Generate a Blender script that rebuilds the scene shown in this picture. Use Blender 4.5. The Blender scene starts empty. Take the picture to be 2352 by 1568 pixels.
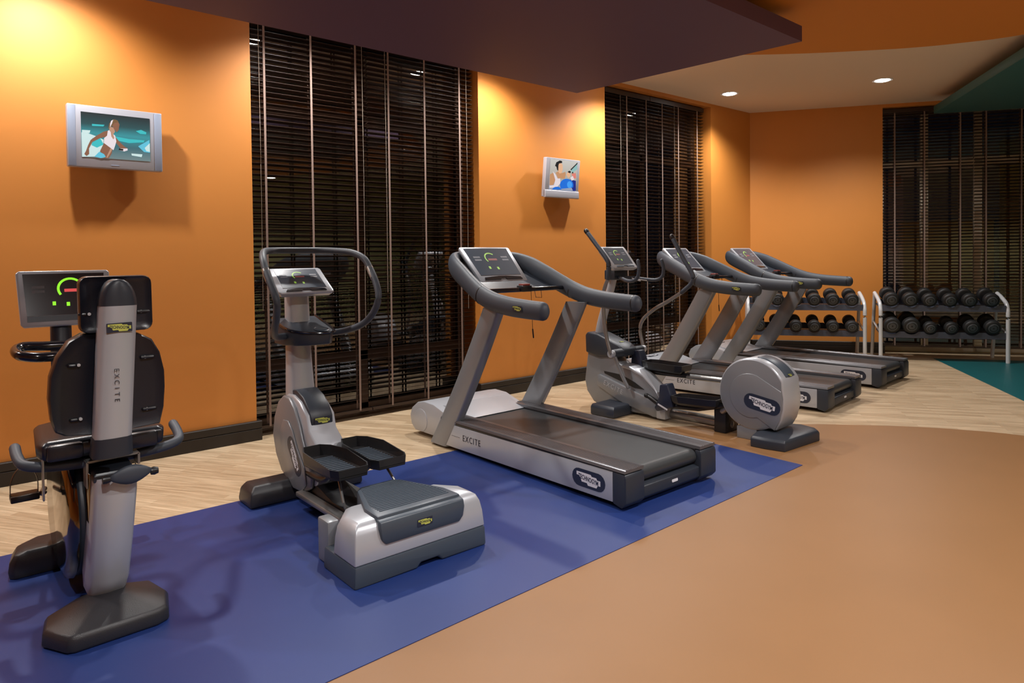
import bpy, bmesh, math, random
from mathutils import Vector, Matrix
random.seed(4)
R = math.radians
sc = bpy.context.scene
col = sc.collection

# ---------------------------------------------------------------- camera
YAW, PITCH, ROLL = R(40.4127), R(1.11598), R(0.67102)
rt = Vector((math.cos(YAW), -math.sin(YAW), 0)); fw0 = Vector((math.sin(YAW), math.cos(YAW), 0)); up0 = Vector((0, 0, 1))
FWD = fw0 * math.cos(PITCH) - up0 * math.sin(PITCH)
UP2 = up0 * math.cos(PITCH) + fw0 * math.sin(PITCH)
RT3 = rt * math.cos(ROLL) - UP2 * math.sin(ROLL)
UP3 = UP2 * math.cos(ROLL) + rt * math.sin(ROLL)
cd = bpy.data.cameras.new('camera'); cam = bpy.data.objects.new('camera', cd); col.objects.link(cam)
cd.sensor_fit = 'HORIZONTAL'; cd.sensor_width = 36.0; cd.lens = 36.0 * 1577.26 / 2352
cd.shift_y = -(784 - 617.77) / 2352
cam.matrix_world = Matrix(((RT3.x, UP3.x, -FWD.x, 0), (RT3.y, UP3.y, -FWD.y, 0), (RT3.z, UP3.z, -FWD.z, 1.4), (0, 0, 0, 1)))
cd.clip_end = 200
sc.camera = cam

# ---------------------------------------------------------------- world, exposure
w = bpy.data.worlds.new('night'); sc.world = w; w.use_nodes = True
w.node_tree.nodes['Background'].inputs[0].default_value = (0.010, 0.014, 0.03, 1)
w.node_tree.nodes['Background'].inputs[1].default_value = 0.06
sc.view_settings.view_transform = 'Standard'; sc.view_settings.look = 'None'
sc.view_settings.gamma = 1.0; sc.view_settings.exposure = 0.9
LAMP_W = 95.0           # power of every recessed downlight

# ---------------------------------------------------------------- materials
MATS = {}
def mat(name, color, rough=0.5, metal=0.0, bump=0.0, bscale=200.0, var=0.0, vscale=6.0, emit=None, estr=0.0, coat=0.0, spec=0.5):
    if name in MATS: return MATS[name]
    m = bpy.data.materials.new(name); m.use_nodes = True; nt = m.node_tree; b = nt.nodes['Principled BSDF']
    b.inputs['Base Color'].default_value = (*color, 1); b.inputs['Roughness'].default_value = rough
    b.inputs['Metallic'].default_value = metal; b.inputs['Specular IOR Level'].default_value = spec
    if coat: b.inputs['Coat Weight'].default_value = coat; b.inputs['Coat Roughness'].default_value = 0.08
    tc = nt.nodes.new('ShaderNodeTexCoord')
    if var:
        n = nt.nodes.new('ShaderNodeTexNoise'); n.inputs['Scale'].default_value = vscale; n.inputs['Detail'].default_value = 4
        nt.links.new(tc.outputs['Object'], n.inputs['Vector'])
        mr = nt.nodes.new('ShaderNodeMapRange'); mr.inputs[3].default_value = 1 - var; mr.inputs[4].default_value = 1 + var
        nt.links.new(n.outputs['Fac'], mr.inputs[0])
        mx = nt.nodes.new('ShaderNodeMix'); mx.data_type = 'RGBA'; mx.blend_type = 'MULTIPLY'; mx.inputs[0].default_value = 1
        mx.inputs[6].default_value = (*color, 1); nt.links.new(mr.outputs[0], mx.inputs[7])
        nt.links.new(mx.outputs[2], b.inputs['Base Color'])
    if bump:
        n2 = nt.nodes.new('ShaderNodeTexNoise'); n2.inputs['Scale'].default_value = bscale; n2.inputs['Detail'].default_value = 3
        nt.links.new(tc.outputs['Object'], n2.inputs['Vector'])
        bp = nt.nodes.new('ShaderNodeBump'); bp.inputs['Strength'].default_value = bump; bp.inputs['Distance'].default_value = 0.004
        nt.links.new(n2.outputs['Fac'], bp.inputs['Height']); nt.links.new(bp.outputs[0], b.inputs['Normal'])
    if emit:
        b.inputs['Emission Color'].default_value = (*emit, 1); b.inputs['Emission Strength'].default_value = estr
    MATS[name] = m; return m

M_wall = mat('orange_paint', (0.60, 0.225, 0.040), 0.55, bump=0.05, bscale=400, var=0.04, vscale=2.5)
M_wallfar = M_wall
M_cream = mat('cream_paint', (0.80, 0.69, 0.55), 0.7, bump=0.04, bscale=300)
M_orangepanel = mat('orange_panel', (0.60, 0.22, 0.02), 0.6)
M_purple = mat('purple_panel', (0.105, 0.062, 0.120), 0.6)
M_teal = mat('teal_panel', (0.035, 0.14, 0.145), 0.5)
M_green = mat('green_paint', (0.40, 0.42, 0.20), 0.6)
M_blueF = mat('blue_vinyl', (0.013, 0.033, 0.155), 0.42, bump=0.12, bscale=700, var=0.07, vscale=3)
M_orangeF = mat('orange_vinyl', (0.250, 0.126, 0.050), 0.40, bump=0.10, bscale=700, var=0.06, vscale=2.5)
M_tealF = mat('teal_vinyl', (0.006, 0.10, 0.112), 0.35, bump=0.10, bscale=700, var=0.10, vscale=3)
M_base = mat('dark_brown_wood', (0.016, 0.011, 0.008), 0.45, var=0.3, vscale=8)
M_slat = mat('brown_slat', (0.036, 0.019, 0.012), 0.38, var=0.15, vscale=12)
M_tape = mat('brown_tape', (0.24, 0.165, 0.135), 0.8, bump=0.1, bscale=900)
M_cord = mat('cord', (0.30, 0.25, 0.20), 0.8)
M_frame = mat('brown_frame', (0.10, 0.055, 0.035), 0.5, var=0.2)
M_framec = mat('cream_frame', (0.85, 0.76, 0.60), 0.5)
M_silver = mat('silver_paint', (0.43, 0.45, 0.49), 0.32, 0.30, bump=0.02, bscale=900)
M_silverd = mat('silver_dark', (0.235, 0.245, 0.262), 0.34, 0.30)
M_steel = mat('grey_tube', (0.30, 0.30, 0.30), 0.30, 0.7)
M_grip = mat('grey_blue_rubber', (0.042, 0.053, 0.072), 0.52, bump=0.06, bscale=900)
M_plastic = mat('charcoal_plastic', (0.022, 0.028, 0.040), 0.42, bump=0.05, bscale=800)
M_footp = mat('textured_black_plastic', (0.022, 0.022, 0.026), 0.34, bump=0.25, bscale=500)
M_slate = mat('slate_plastic', (0.050, 0.066, 0.088), 0.38, bump=0.04, bscale=700)
M_black = mat('black_plastic', (0.010, 0.010, 0.012), 0.38)
M_gloss = mat('gloss_black', (0.008, 0.009, 0.014), 0.14, coat=0.4)
M_leather = mat('black_leather', (0.010, 0.011, 0.018), 0.30, bump=0.08, bscale=300)
M_chrome = mat('dark_chrome', (0.22, 0.19, 0.15), 0.10, 1.0)
M_belt = mat('running_belt', (0.034, 0.038, 0.042), 0.36, bump=0.12, bscale=600, var=0.15, vscale=5)
M_rail = mat('rail_grey', (0.105, 0.105, 0.115), 0.30, 0.3)
M_screen = mat('console_glass_sheen', (0.060, 0.078, 0.105), 0.22, coat=0.3)  # grey-blue tint puts the room's reflection into the glass colour
M_screend = mat('console_glass_dark', (0.022, 0.027, 0.040), 0.2)
M_white = mat('white_metal', (0.62, 0.64, 0.66), 0.35, 0.1)
M_rubber = mat('black_rubber', (0.011, 0.011, 0.012), 0.55, bump=0.08, bscale=600)
M_dbend = mat('dumbbell_end', (0.085, 0.095, 0.110), 0.40, 0.2)
M_shelf = mat('shelf_grey', (0.060, 0.068, 0.095), 0.45)
M_yellow = mat('yellow_print', (0.50, 0.53, 0.10), 0.5)
M_label = mat('label_light', (0.66, 0.66, 0.70), 0.5)
M_navy = mat('badge_navy', (0.018, 0.024, 0.045), 0.35)
M_ink = mat('ink_dark', (0.022, 0.022, 0.032), 0.5)
M_red = mat('red_button', (0.22, 0.03, 0.022), 0.4)
M_tv = mat('tv_silver', (0.44, 0.45, 0.51), 0.35, 0.25)
M_tv2 = mat('tv_speaker', (0.30, 0.35, 0.46), 0.5, 0.2)
M_bracket = mat('bracket_black', (0.02, 0.02, 0.02), 0.5)
M_green_led = mat('led_green', (0.1, 0.4, 0.02), 0.5, emit=(0.30, 0.85, 0.03), estr=0.55)
M_red_led = mat('led_red', (0.3, 0.05, 0.05), 0.5, emit=(0.75, 0.08, 0.08), estr=0.45)
M_green_dim = mat('led_green_dim', (0.25, 0.40, 0.10), 0.5, emit=(0.30, 0.60, 0.05), estr=0.22)
M_red_dim = mat('led_red_dim', (0.20, 0.06, 0.06), 0.5, emit=(0.5, 0.08, 0.08), estr=0.06)
M_icon = mat('icon_grey', (0.16, 0.17, 0.20), 0.5)
M_ring = mat('white_trim', (0.8, 0.8, 0.78), 0.4)
M_lens = mat('lamp_lens', (1, 1, 1), 0.5, emit=(1.0, 0.97, 0.93), estr=14.0)
M_leaf = mat('leaf_green', (0.045, 0.115, 0.022), 0.45, var=0.5, vscale=9)
M_stem = mat('stem_brown', (0.06, 0.04, 0.02), 0.8)
M_ground = mat('terrace_stone', (0.05, 0.045, 0.04), 0.7, var=0.3)
M_extwall = mat('outside_render', (0.42, 0.42, 0.30), 0.8, var=0.12)
M_blue_h = mat('blue_link', (0.005, 0.03, 0.42), 0.4)

def glass_mat():
    m = bpy.data.materials.new('window_glass'); m.use_nodes = True; nt = m.node_tree; nt.nodes.clear()
    out = nt.nodes.new('ShaderNodeOutputMaterial'); mx = nt.nodes.new('ShaderNodeMixShader')
    t = nt.nodes.new('ShaderNodeBsdfTransparent'); t.inputs[0].default_value = (0.86, 0.9, 0.88, 1)
    g = nt.nodes.new('ShaderNodeBsdfGlossy'); g.inputs['Roughness'].default_value = 0.0
    f = nt.nodes.new('ShaderNodeFresnel'); f.inputs[0].default_value = 2.5
    nt.links.new(f.outputs[0], mx.inputs[0]); nt.links.new(t.outputs[0], mx.inputs[1]); nt.links.new(g.outputs[0], mx.inputs[2])
    nt.links.new(mx.outputs[0], out.inputs[0]); return m
M_glass = glass_mat()

def wood_floor():
    m = bpy.data.materials.new('pale_wood_floor'); m.use_nodes = True; nt = m.node_tree; b = nt.nodes['Principled BSDF']
    tc = nt.nodes.new('ShaderNodeTexCoord'); mp = nt.nodes.new('ShaderNodeMapping'); mp.inputs['Rotation'].default_value = (0, 0, R(56.5))
    nt.links.new(tc.outputs['Object'], mp.inputs['Vector'])
    br = nt.nodes.new('ShaderNodeTexBrick'); br.inputs['Scale'].default_value = 1.0; br.inputs['Brick Width'].default_value = 0.62
    br.inputs['Row Height'].default_value = 0.058; br.inputs['Mortar Size'].default_value = 0.0012; br.inputs['Mortar Smooth'].default_value = 0.6
    br.inputs['Color1'].default_value = (0.60, 0.475, 0.325, 1); br.inputs['Color2'].default_value = (0.45, 0.335, 0.215, 1)
    br.inputs['Mortar'].default_value = (0.34, 0.245, 0.15, 1); br.offset = 0.43
    nt.links.new(mp.outputs[0], br.inputs['Vector'])
    mp2 = nt.nodes.new('ShaderNodeMapping'); mp2.inputs['Scale'].default_value = (1.6, 26, 1); nt.links.new(mp.outputs[0], mp2.inputs['Vector'])
    n = nt.nodes.new('ShaderNodeTexNoise'); n.inputs['Scale'].default_value = 2.2; n.inputs['Detail'].default_value = 6; nt.links.new(mp2.outputs[0], n.inputs['Vector'])
    cr = nt.nodes.new('ShaderNodeValToRGB'); cr.color_ramp.elements[0].position = 0.3; cr.color_ramp.elements[0].color = (0.66, 0.62, 0.55, 1)
    cr.color_ramp.elements[1].position = 0.7; cr.color_ramp.elements[1].color = (1.12, 1.1, 1.08, 1); nt.links.new(n.outputs['Fac'], cr.inputs[0])
    mx = nt.nodes.new('ShaderNodeMix'); mx.data_type = 'RGBA'; mx.blend_type = 'MULTIPLY'; mx.inputs[0].default_value = 1
    nt.links.new(br.outputs['Color'], mx.inputs[6]); nt.links.new(cr.outputs[0], mx.inputs[7]); nt.links.new(mx.outputs[2], b.inputs['Base Color'])
    b.inputs['Roughness'].default_value = 0.36
    return m
M_wood = wood_floor()

def screen_mat(name, stops, axis=2, est=0.55, noise=0.0):
    """backlit picture: colour ramp over the object's generated height"""
    m = bpy.data.materials.new(name); m.use_nodes = True; nt = m.node_tree; b = nt.nodes['Principled BSDF']
    tc = nt.nodes.new('ShaderNodeTexCoord'); sp = nt.nodes.new('ShaderNodeSeparateXYZ'); nt.links.new(tc.outputs['Generated'], sp.inputs[0])
    cr = nt.nodes.new('ShaderNodeValToRGB')
    while len(cr.color_ramp.elements) < len(stops): cr.color_ramp.elements.new(0.5)
    for e, (p, c) in zip(cr.color_ramp.elements, stops): e.position = p; e.color = (*c, 1)
    if noise:
        mp = nt.nodes.new('ShaderNodeMapping'); mp.inputs['Scale'].default_value = (3, 3, 14); nt.links.new(tc.outputs['Generated'], mp.inputs[0])
        n = nt.nodes.new('ShaderNodeTexNoise'); n.inputs['Scale'].default_value = 1.6; nt.links.new(mp.outputs[0], n.inputs['Vector'])
        ma = nt.nodes.new('ShaderNodeMath'); ma.operation = 'MULTIPLY_ADD'; ma.inputs[1].default_value = noise
        nt.links.new(n.outputs['Fac'], ma.inputs[0]); nt.links.new(sp.outputs[axis], ma.inputs[2])
        nt.links.new(ma.outputs[0], cr.inputs[0])
    else: nt.links.new(sp.outputs[axis], cr.inputs[0])
    nt.links.new(cr.outputs[0], b.inputs['Emission Color']); b.inputs['Emission Strength'].default_value = est
    b.inputs['Base Color'].default_value = (0.02, 0.02, 0.02, 1); b.inputs['Roughness'].default_value = 0.25
    return m

# ---------------------------------------------------------------- mesh helpers
def catmull(pts, n=6, closed=False):
    P = [Vector(p) for p in pts]; out = []; N = len(P)
    for i in range(N if closed else N - 1):
        p0 = P[(i - 1) % N] if closed or i > 0 else P[i] * 2 - P[i + 1]
        p1 = P[i]; p2 = P[(i + 1) % N]
        p3 = P[(i + 2) % N] if closed or i + 2 < N else p2 * 2 - p1
        for k in range(n):
            t = k / n
            out.append(0.5 * ((2 * p1) + (p2 - p0) * t + (2 * p0 - 5 * p1 + 4 * p2 - p3) * t * t + (3 * p1 - p0 - 3 * p2 + p3) * t ** 3))
    if not closed: out.append(P[-1])
    return out

class B:
    def __init__(s): s.bm = bmesh.new()
    def quadset(s, v, faces):
        vs = [s.bm.verts.new(p) for p in v]
        for f in faces:
            try: s.bm.faces.new([vs[i] for i in f])
            except ValueError: pass
        return s
    def box(s, x0, x1, y0, y1, z0, z1):
        return s.prism('z', [(x0, y0), (x1, y0), (x1, y1), (x0, y1)], z0, z1)
    def prism(s, ax, pts, a, b, pts2=None):
        f = {'x': lambda p, t: (t, p[0], p[1]), 'y': lambda p, t: (p[0], t, p[1]), 'z': lambda p, t: (p[0], p[1], t)}[ax]
        n = len(pts); q = pts2 or pts
        v = [f(p, a) for p in pts] + [f(p, b) for p in q]
        fs = [tuple(range(n)), tuple(range(2 * n - 1, n - 1, -1))] + [(i, (i + 1) % n, n + (i + 1) % n, n + i) for i in range(n)]
        return s.quadset(v, fs)
    def tube(s, path, r, n=12, r2=None, smooth=6, up=(0, 0, 1), round_ends=True, closed=False):
        P = catmull(path, smooth, closed) if smooth else [Vector(p) for p in path]
        m = len(P); rr = r if isinstance(r, (list, tuple)) else [r] * len(path)
        qq = r2 if isinstance(r2, (list, tuple)) else ([r2] * len(path) if r2 else rr)
        def lerp(a, i):
            t = i / max(1, m - 1) * (len(a) - 1) if not closed else (i / m * len(a))
            k = int(t); return a[k % len(a)] if k >= len(a) - 1 and not closed else a[k % len(a)] * (1 - t + k) + a[(k + 1) % len(a)] * (t - k)
        rings = []; upv = Vector(up)
        secs = []
        for i in range(m):
            d = (P[(i + 1) % m] - P[i - 1]) if closed else (P[min(i + 1, m - 1)] - P[max(i - 1, 0)])
            d.normalize(); side = d.cross(upv)
            if side.length < 1e-3: side = d.cross(Vector((0, 1, 0.01)))
            side.normalize(); u2 = side.cross(d).normalized()
            secs.append((P[i], d, side, u2, lerp(rr, i), lerp(qq, i)))
        if round_ends and not closed:
            a = secs[0]; z = secs[-1]; ext0 = []; ext1 = []
            for k in (0.98, 0.8, 0.45):
                h = math.sqrt(1 - k * k)
                ext0.append((a[0] - a[1] * k * min(a[4], a[5]), a[1], a[2], a[3], a[4] * h, a[5] * h))
                ext1.insert(0, (z[0] + z[1] * k * min(z[4], z[5]), z[1], z[2], z[3], z[4] * h, z[5] * h))
            secs = ext0 + secs + ext1
        for (c, d, sd, u2, ra, rb) in secs:
            rings.append([s.bm.verts.new(c + sd * math.cos(t) * ra + u2 * math.sin(t) * rb) for t in [2 * math.pi * k / n for k in range(n)]])
        M = len(rings)
        for i in range(M if closed else M - 1):
            a, b = rings[i], rings[(i + 1) % M]
            for k in range(n): s.bm.faces.new((a[k], a[(k + 1) % n], b[(k + 1) % n], b[k]))
        if not closed: s.bm.faces.new(rings[0][::-1]); s.bm.faces.new(rings[-1])
        return s
    def lathe(s, prof, o, ax, n=28):
        ax = Vector(ax).normalized(); t = Vector((0, 0, 1)) if abs(ax.z) < 0.9 else Vector((1, 0, 0))
        e1 = ax.cross(t).normalized(); e2 = ax.cross(e1); o = Vector(o); rings = []
        for (r, h) in prof:
            rings.append([s.bm.verts.new(o + ax * h + (e1 * math.cos(a) + e2 * math.sin(a)) * max(r, 1e-4)) for a in [2 * math.pi * k / n for k in range(n)]])
        for a, b in zip(rings, rings[1:]):
            for k in range(n): s.bm.faces.new((a[k], a[(k + 1) % n], b[(k + 1) % n], b[k]))
        s.bm.faces.new(rings[0][::-1]); s.bm.faces.new(rings[-1]); return s
    def loft(s, rings):
        V = [[s.bm.verts.new(p) for p in r] for r in rings]; n = len(V[0])
        for a, b in zip(V, V[1:]):
            for k in range(n): s.bm.faces.new((a[k], a[(k + 1) % n], b[(k + 1) % n], b[k]))
        s.bm.faces.new(V[0][::-1]); s.bm.faces.new(V[-1]); return s
    def done(s, name, m, parent=None, bevel=0, seg=2, smooth=True, angle=38, bang=25):
        bm = s.bm; bmesh.ops.recalc_face_normals(bm, faces=bm.faces)
        if bevel:
            ed = [e for e in bm.edges if len(e.link_faces) == 2 and e.calc_face_angle(0) > R(bang)]
            bmesh.ops.bevel(bm, geom=ed, offset=bevel, offset_type='OFFSET', segments=seg, profile=0.5, affect='EDGES', clamp_overlap=True)
            bmesh.ops.recalc_face_normals(bm, faces=bm.faces)
        me = bpy.data.meshes.new(name); bm.to_mesh(me); bm.free(); me.materials.append(m)
        if smooth:
            me.shade_smooth(); me.set_sharp_from_angle(angle=R(angle))
        return link(name, me, parent)

def link(name, me, parent=None):
    o = bpy.data.objects.new(name, me); col.objects.link(o); o.parent = parent; return o
def tag(o, label=None, cat=None, group=None, kind=None):
    if label: o['label'] = label
    if cat: o['category'] = cat
    if group: o['group'] = group
    if kind: o['kind'] = kind
    return o
def thing(name, label, cat, loc=(0, 0, 0), rz=0, group=None):
    o = link(name, None); o.location = loc; o.rotation_euler = (0, 0, rz); return tag(o, label, cat, group)
def copy_tree(o, parent=None):
    c = o.copy(); col.objects.link(c); c.parent = parent
    for ch in list(o.children): copy_tree(ch, c)
    return c
def struct(o): o['kind'] = 'structure'; return o

def flat(name, m, parent, o, xd, yd, pts, t=0.001, lift=0.0):
    """thin plate lying on a face: pts in the (xd, yd) plane round o"""
    o = Vector(o); xd = Vector(xd).normalized(); yd = Vector(yd).normalized(); nn = xd.cross(yd).normalized()
    b = B(); n = len(pts)
    v = [o + xd * p[0] + yd * p[1] + nn * lift for p in pts] + [o + xd * p[0] + yd * p[1] + nn * (lift + t) for p in pts]
    b.quadset(v, [tuple(range(n))[::-1], tuple(range(n, 2 * n))] + [(i, (i + 1) % n, n + (i + 1) % n, n + i) for i in range(n)])
    return b.done(name, m, parent, smooth=False)
def stadium(wd, h, n=8):
    r = h / 2; a = wd / 2 - r; out = []
    for k in range(n + 1): t = -math.pi / 2 + math.pi * k / n; out.append((a + r * math.cos(t), r * math.sin(t)))
    for k in range(n + 1): t = math.pi / 2 + math.pi * k / n; out.append((-a + r * math.cos(t), r * math.sin(t)))
    return out
def rrect(wd, h, r, n=4):
    out = []
    for (cx, cy, a0) in ((wd / 2 - r, h / 2 - r, 0), (-wd / 2 + r, h / 2 - r, 90), (-wd / 2 + r, -h / 2 + r, 180), (wd / 2 - r, -h / 2 + r, 270)):
        for k in range(n + 1): t = R(a0 + 90 * k / n); out.append((cx + r * math.cos(t), cy + r * math.sin(t)))
    return out
def text(body, size, m, parent, o, xd, yd, lift=0.0015, name='lettering', spacing=1.0, sx=1.0, bold=0.0):
    c = bpy.data.curves.new('t', 'FONT'); c.body = body; c.size = size; c.align_x = 'CENTER'; c.align_y = 'CENTER'; c.extrude = 0.0003
    c.space_character = spacing; c.offset = bold * size; c.resolution_u = 3
    ob = bpy.data.objects.new('t', c); col.objects.link(ob); bpy.context.view_layer.update()
    me = bpy.data.meshes.new_from_object(ob.evaluated_get(bpy.context.evaluated_depsgraph_get()))
    bpy.data.objects.remove(ob); o = Vector(o); xd = Vector(xd).normalized(); yd = Vector(yd).normalized(); nn = xd.cross(yd)
    for v in me.vertices: p = v.co.copy(); v.co = o + xd * p.x * sx + yd * p.y + nn * (p.z + lift)
    me.materials.clear(); me.materials.append(m); me.name = name
    return link(name, me, parent)
BANNER = [(-.50, .17), (.10, .17), (.14, .12), (.33, .12), (.37, .06), (.50, .06), (.50, -.10), (.40, -.10), (.34, -.19), (-.02, -.19), (-.06, -.12), (-.28, -.12), (-.34, 0), (-.42, .06), (-.50, .06)]
def logo(parent, o, xd, yd, wd, style='oval'):
    """maker's badge: plate > stepped banner, lettering"""
    if style == 'oval': pl = flat('badge', M_navy, parent, o, xd, yd, stadium(wd, wd * 0.40), 0.0015); k = 0.72; bm_, tm = M_label, M_navy
    elif style == 'plate': pl = flat('badge', M_navy, parent, o, xd, yd, rrect(wd, wd * 0.36, wd * 0.03), 0.0015); k = 0.86; bm_, tm = M_label, M_navy
    else: pl = flat('badge', M_navy, parent, o, xd, yd, rrect(wd, wd * 0.40, wd * 0.03), 0.0012); k = 0.90; bm_, tm = M_yellow, M_navy
    flat('badge_banner', bm_, pl, o, xd, yd, [(p[0] * wd * k, p[1] * wd * k) for p in BANNER], 0.0006, 0.0015)
    text('TECHNOGYM', wd * k * 0.205, tm, pl, o, (Vector(xd).normalized() - Vector(yd).normalized() * .10), yd, 0.0024, sx=0.66, bold=.018)
    return pl

def console(parent, bot, top, wb, wt, thick=0.045, frame=M_silver, lip=True, dark=False, bright=False):
    """fitness console between bottom-edge centre and top-edge centre, facing -y"""
    bot = Vector(bot); top = Vector(top); yd = (top - bot); H = yd.length; yd.normalize(); xd = Vector((1, 0, 0)); nn = xd.cross(yd).normalized()
    if nn.y > 0: nn = -nn
    def P(x, y, t): return bot + xd * x + yd * y + nn * t
    outl = [(-wb / 2 + .012, 0), (wb / 2 - .012, 0), (wb / 2, .014), (wt / 2, H - .012), (wt / 2 - .012, H), (-wt / 2 + .012, H), (-wt / 2, H - .012), (-wb / 2, .014)]
    b = B(); b.loft([[P(x * .93, (y - H / 2) * .9 + H / 2, -thick) for x, y in outl], [P(x, y, -thick * .35) for x, y in outl], [P(x, y, 0) for x, y in outl]])
    b.done('console_casing', frame, parent, bevel=0.004)
    fb = .026 if bright else .034
    s0 = H * .19; W0 = wb - 2 * fb; W1 = wt - 2 * fb
    sc_ = flat('screen', M_screend if bright else M_screen, parent, P(0, 0, 0), xd, yd, [(-W0 / 2, s0), (W0 / 2, s0), (W1 / 2, H - .016), (-W1 / 2, H - .016)], 0.0018)
    # lower lip with two sensor bars
    if lip:
        lp = [(-W0 / 2 + .01, H * .06), (-.03, H * .06), (-.02, H * .10), (.02, H * .10), (.03, H * .06), (W0 / 2 - .01, H * .06), (W0 / 2 - .02, H * .12), (.035, H * .155), (-.035, H * .155), (-W0 / 2 + .02, H * .12)]
        flat('console_lip', M_gloss if not dark else M_slate, parent, P(0, 0, 0), xd, yd, lp, 0.006)
    if bright: flat('console_strip', M_slate, parent, P(0, 0, 0), xd, yd, rrect(W0, H * .11, .002) and [(-W0 / 2, H * .085), (W0 / 2, H * .085), (W0 / 2, H * .185), (-W0 / 2, H * .185)], .002)
    # gauge arc
    cx, cy, r0, r1 = 0.0, H * .66, H * .135, H * .165
    if bright: cx, r0, r1 = wb * .06, H * .165, H * .205
    LG, LR = (M_green_led, M_red_led) if bright else (M_green_dim, M_red_dim)
    arc = [(cx + r1 * math.cos(R(a)), cy + r1 * math.sin(R(a))) for a in range(215, 35, -12)] + [(cx + r0 * math.cos(R(a)), cy + r0 * math.sin(R(a))) for a in range(47, 216, 12)]
    b = B(); k = len(arc) // 2
    for i in range(k - 1):
        a0 = math.pi * (215 - 12 * i) / 180; a1 = math.pi * (215 - 12 * (i + 1)) / 180
        b.quadset([P(cx + rr * math.cos(aa), cy + rr * math.sin(aa), .0026) for rr, aa in ((r1, a0), (r1, a1), (r0, a1), (r0, a0))], [(0, 1, 2, 3)])
    b.done('gauge_arc', LG, sc_, smooth=False)
    flat('display_bar', LR, sc_, P(cx + H * .02, cy - H * .03, 0), xd, yd, rrect(H * .23, H * .055, .001), 0.0008, 0.0018)
    for ix, iy in ((-.11, .40), (.02, .38)):
        flat('indicator', LG, sc_, P(ix * H * 1.6, iy * H, 0), xd, yd, rrect(H * .05, H * .07, .001), 0.0008, 0.0018)
    for ix in (-.60, -.52, -.44, .44, .52, .60):
        for iy in (.70, .62):
            flat('key', M_icon, sc_, P(ix * W0 * .66, iy * H, 0), xd, yd, rrect(H * .06, H * .045, .001), 0.0006, 0.0018)
    return sc_

# ================================================================ SETTING
WY = 5.316; CZ = 3.41; WT = 0.42; HEAD = 3.365
ua = R(-56.5); U = Vector((math.cos(ua), math.sin(ua), 0)); N = Vector((-U.y, U.x, 0)); P0 = Vector((9.05, WY, 0))
W1 = (1.915, 4.117); W2 = (5.95, 8.07); W3 = (1.72, 4.30)

b = B(); b.prism('z', [(-3.6, -4.2), (13.5, -4.2), (13.5, 5.9), (-3.6, 5.9)], -0.06, 0.0)
struct(b.done('floor', M_wood, smooth=False))
b = B()
for x0, x1 in ((-3.6, W1[0]), (W1[1], W2[0]), (W2[1], 9.05)): b.box(x0, x1, WY, WY + WT, 0, CZ + .1)
for x0, x1 in (W1, W2): b.box(x0, x1, WY, WY + WT, HEAD, CZ + .1)
struct(b.done('wall_window_side', M_wall, smooth=False))
def fpt(s, n, z): p = P0 + U * s + N * n; return (p.x, p.y, z)
def fbox(bb, s0, s1, n0, n1, z0, z1):
    v = [fpt(s, n, z) for z in (z0, z1) for s, n in ((s0, n0), (s1, n0), (s1, n1), (s0, n1))]
    bb.quadset(v, [(0, 3, 2, 1), (4, 5, 6, 7), (0, 1, 5, 4), (1, 2, 6, 5), (2, 3, 7, 6), (3, 0, 4, 7)])
b = B(); fbox(b, -0.0, W3[0], 0, WT, 0, CZ + .1); fbox(b, W3[1], 7.2, 0, WT, 0, CZ + .1); fbox(b, W3[0], W3[1], 0, WT, HEAD, CZ + .1)
struct(b.done('wall_rack_side', M_wallfar, smooth=False))
b = B(); b.box(-3.6, -3.4, -4.2, WY, 0, CZ + .1); struct(b.done('wall_left', M_wall, smooth=False))
b = B(); b.box(-3.6, 3.2, -4.2, -4.0, 0, CZ + .1); struct(b.done('wall_back', M_cream, smooth=False))
b = B(); b.box(3.2, 13.4, -4.2, -4.0, 0, CZ + .1); struct(b.done('wall_back_green', M_green, smooth=False))
b = B(); b.box(13.1, 13.4, -4.2, 0.2, 0, CZ + .1); struct(b.done('wall_right', M_wall, smooth=False))
b = B(); b.prism('z', [(-3.6, -4.2), (13.5, -4.2), (13.5, -.9), (9.05 + .1, 5.7), (-3.6, 5.7)], CZ, CZ + .12)
struct(b.done('ceiling', M_cream, smooth=False))
curve = catmull([(6.15, -.1, 0), (6.28, .6, 0), (6.25, 1.42, 0), (6.10, 1.82, 0), (5.94, 2.09, 0), (5.745, 2.33, 0), (5.45, 2.66, 0), (5.10, 2.99, 0), (4.77, 3.24, 0), (4.36, 3.47, 0), (3.6, 3.72, 0), (2.4, 3.8, 0), (.6, 3.3, 0), (-1.5, 2.0, 0), (-2.4, 0, 0), (-1.8, -2, 0), (0, -3, 0), (2.5, -3.2, 0), (5, -2, 0)], 5, True)
cpoly = [(p.x, p.y) for p in curve]
b = B(); b.prism('z', cpoly, 0.0, 0.003); struct(b.done('floor_orange_zone', M_orangeF, smooth=False))
b = B(); b.prism('z', cpoly, 3.0, 3.16); struct(b.done('ceiling_orange_panel', M_orangepanel, smooth=False))
b = B(); b.prism('z', [(-2.6, 2.02), (4.345, 2.185), (4.365, 2.9), (4.36, 4.0), (-2.6, 4.06)], 0.0, 0.006); struct(b.done('floor_blue_zone', M_blueF, smooth=False))
b = B(); b.prism('z', [(-2.6, 2.06), (4.437, 2.225), (4.295, 4.155), (-2.6, 4.03)], 2.794, 2.895); struct(b.done('ceiling_purple_panel', M_purple, smooth=False))
TC = Vector((9.93, 3.235, 0))
tq = [TC, TC + U * 5.2, TC + U * 5.2 - N * 3.3, TC - N * 3.55]
b = B(); b.prism('z', [(p.x, p.y) for p in tq], 0.0, 0.003); struct(b.done('floor_teal_zone', M_tealF, smooth=False))
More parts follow.
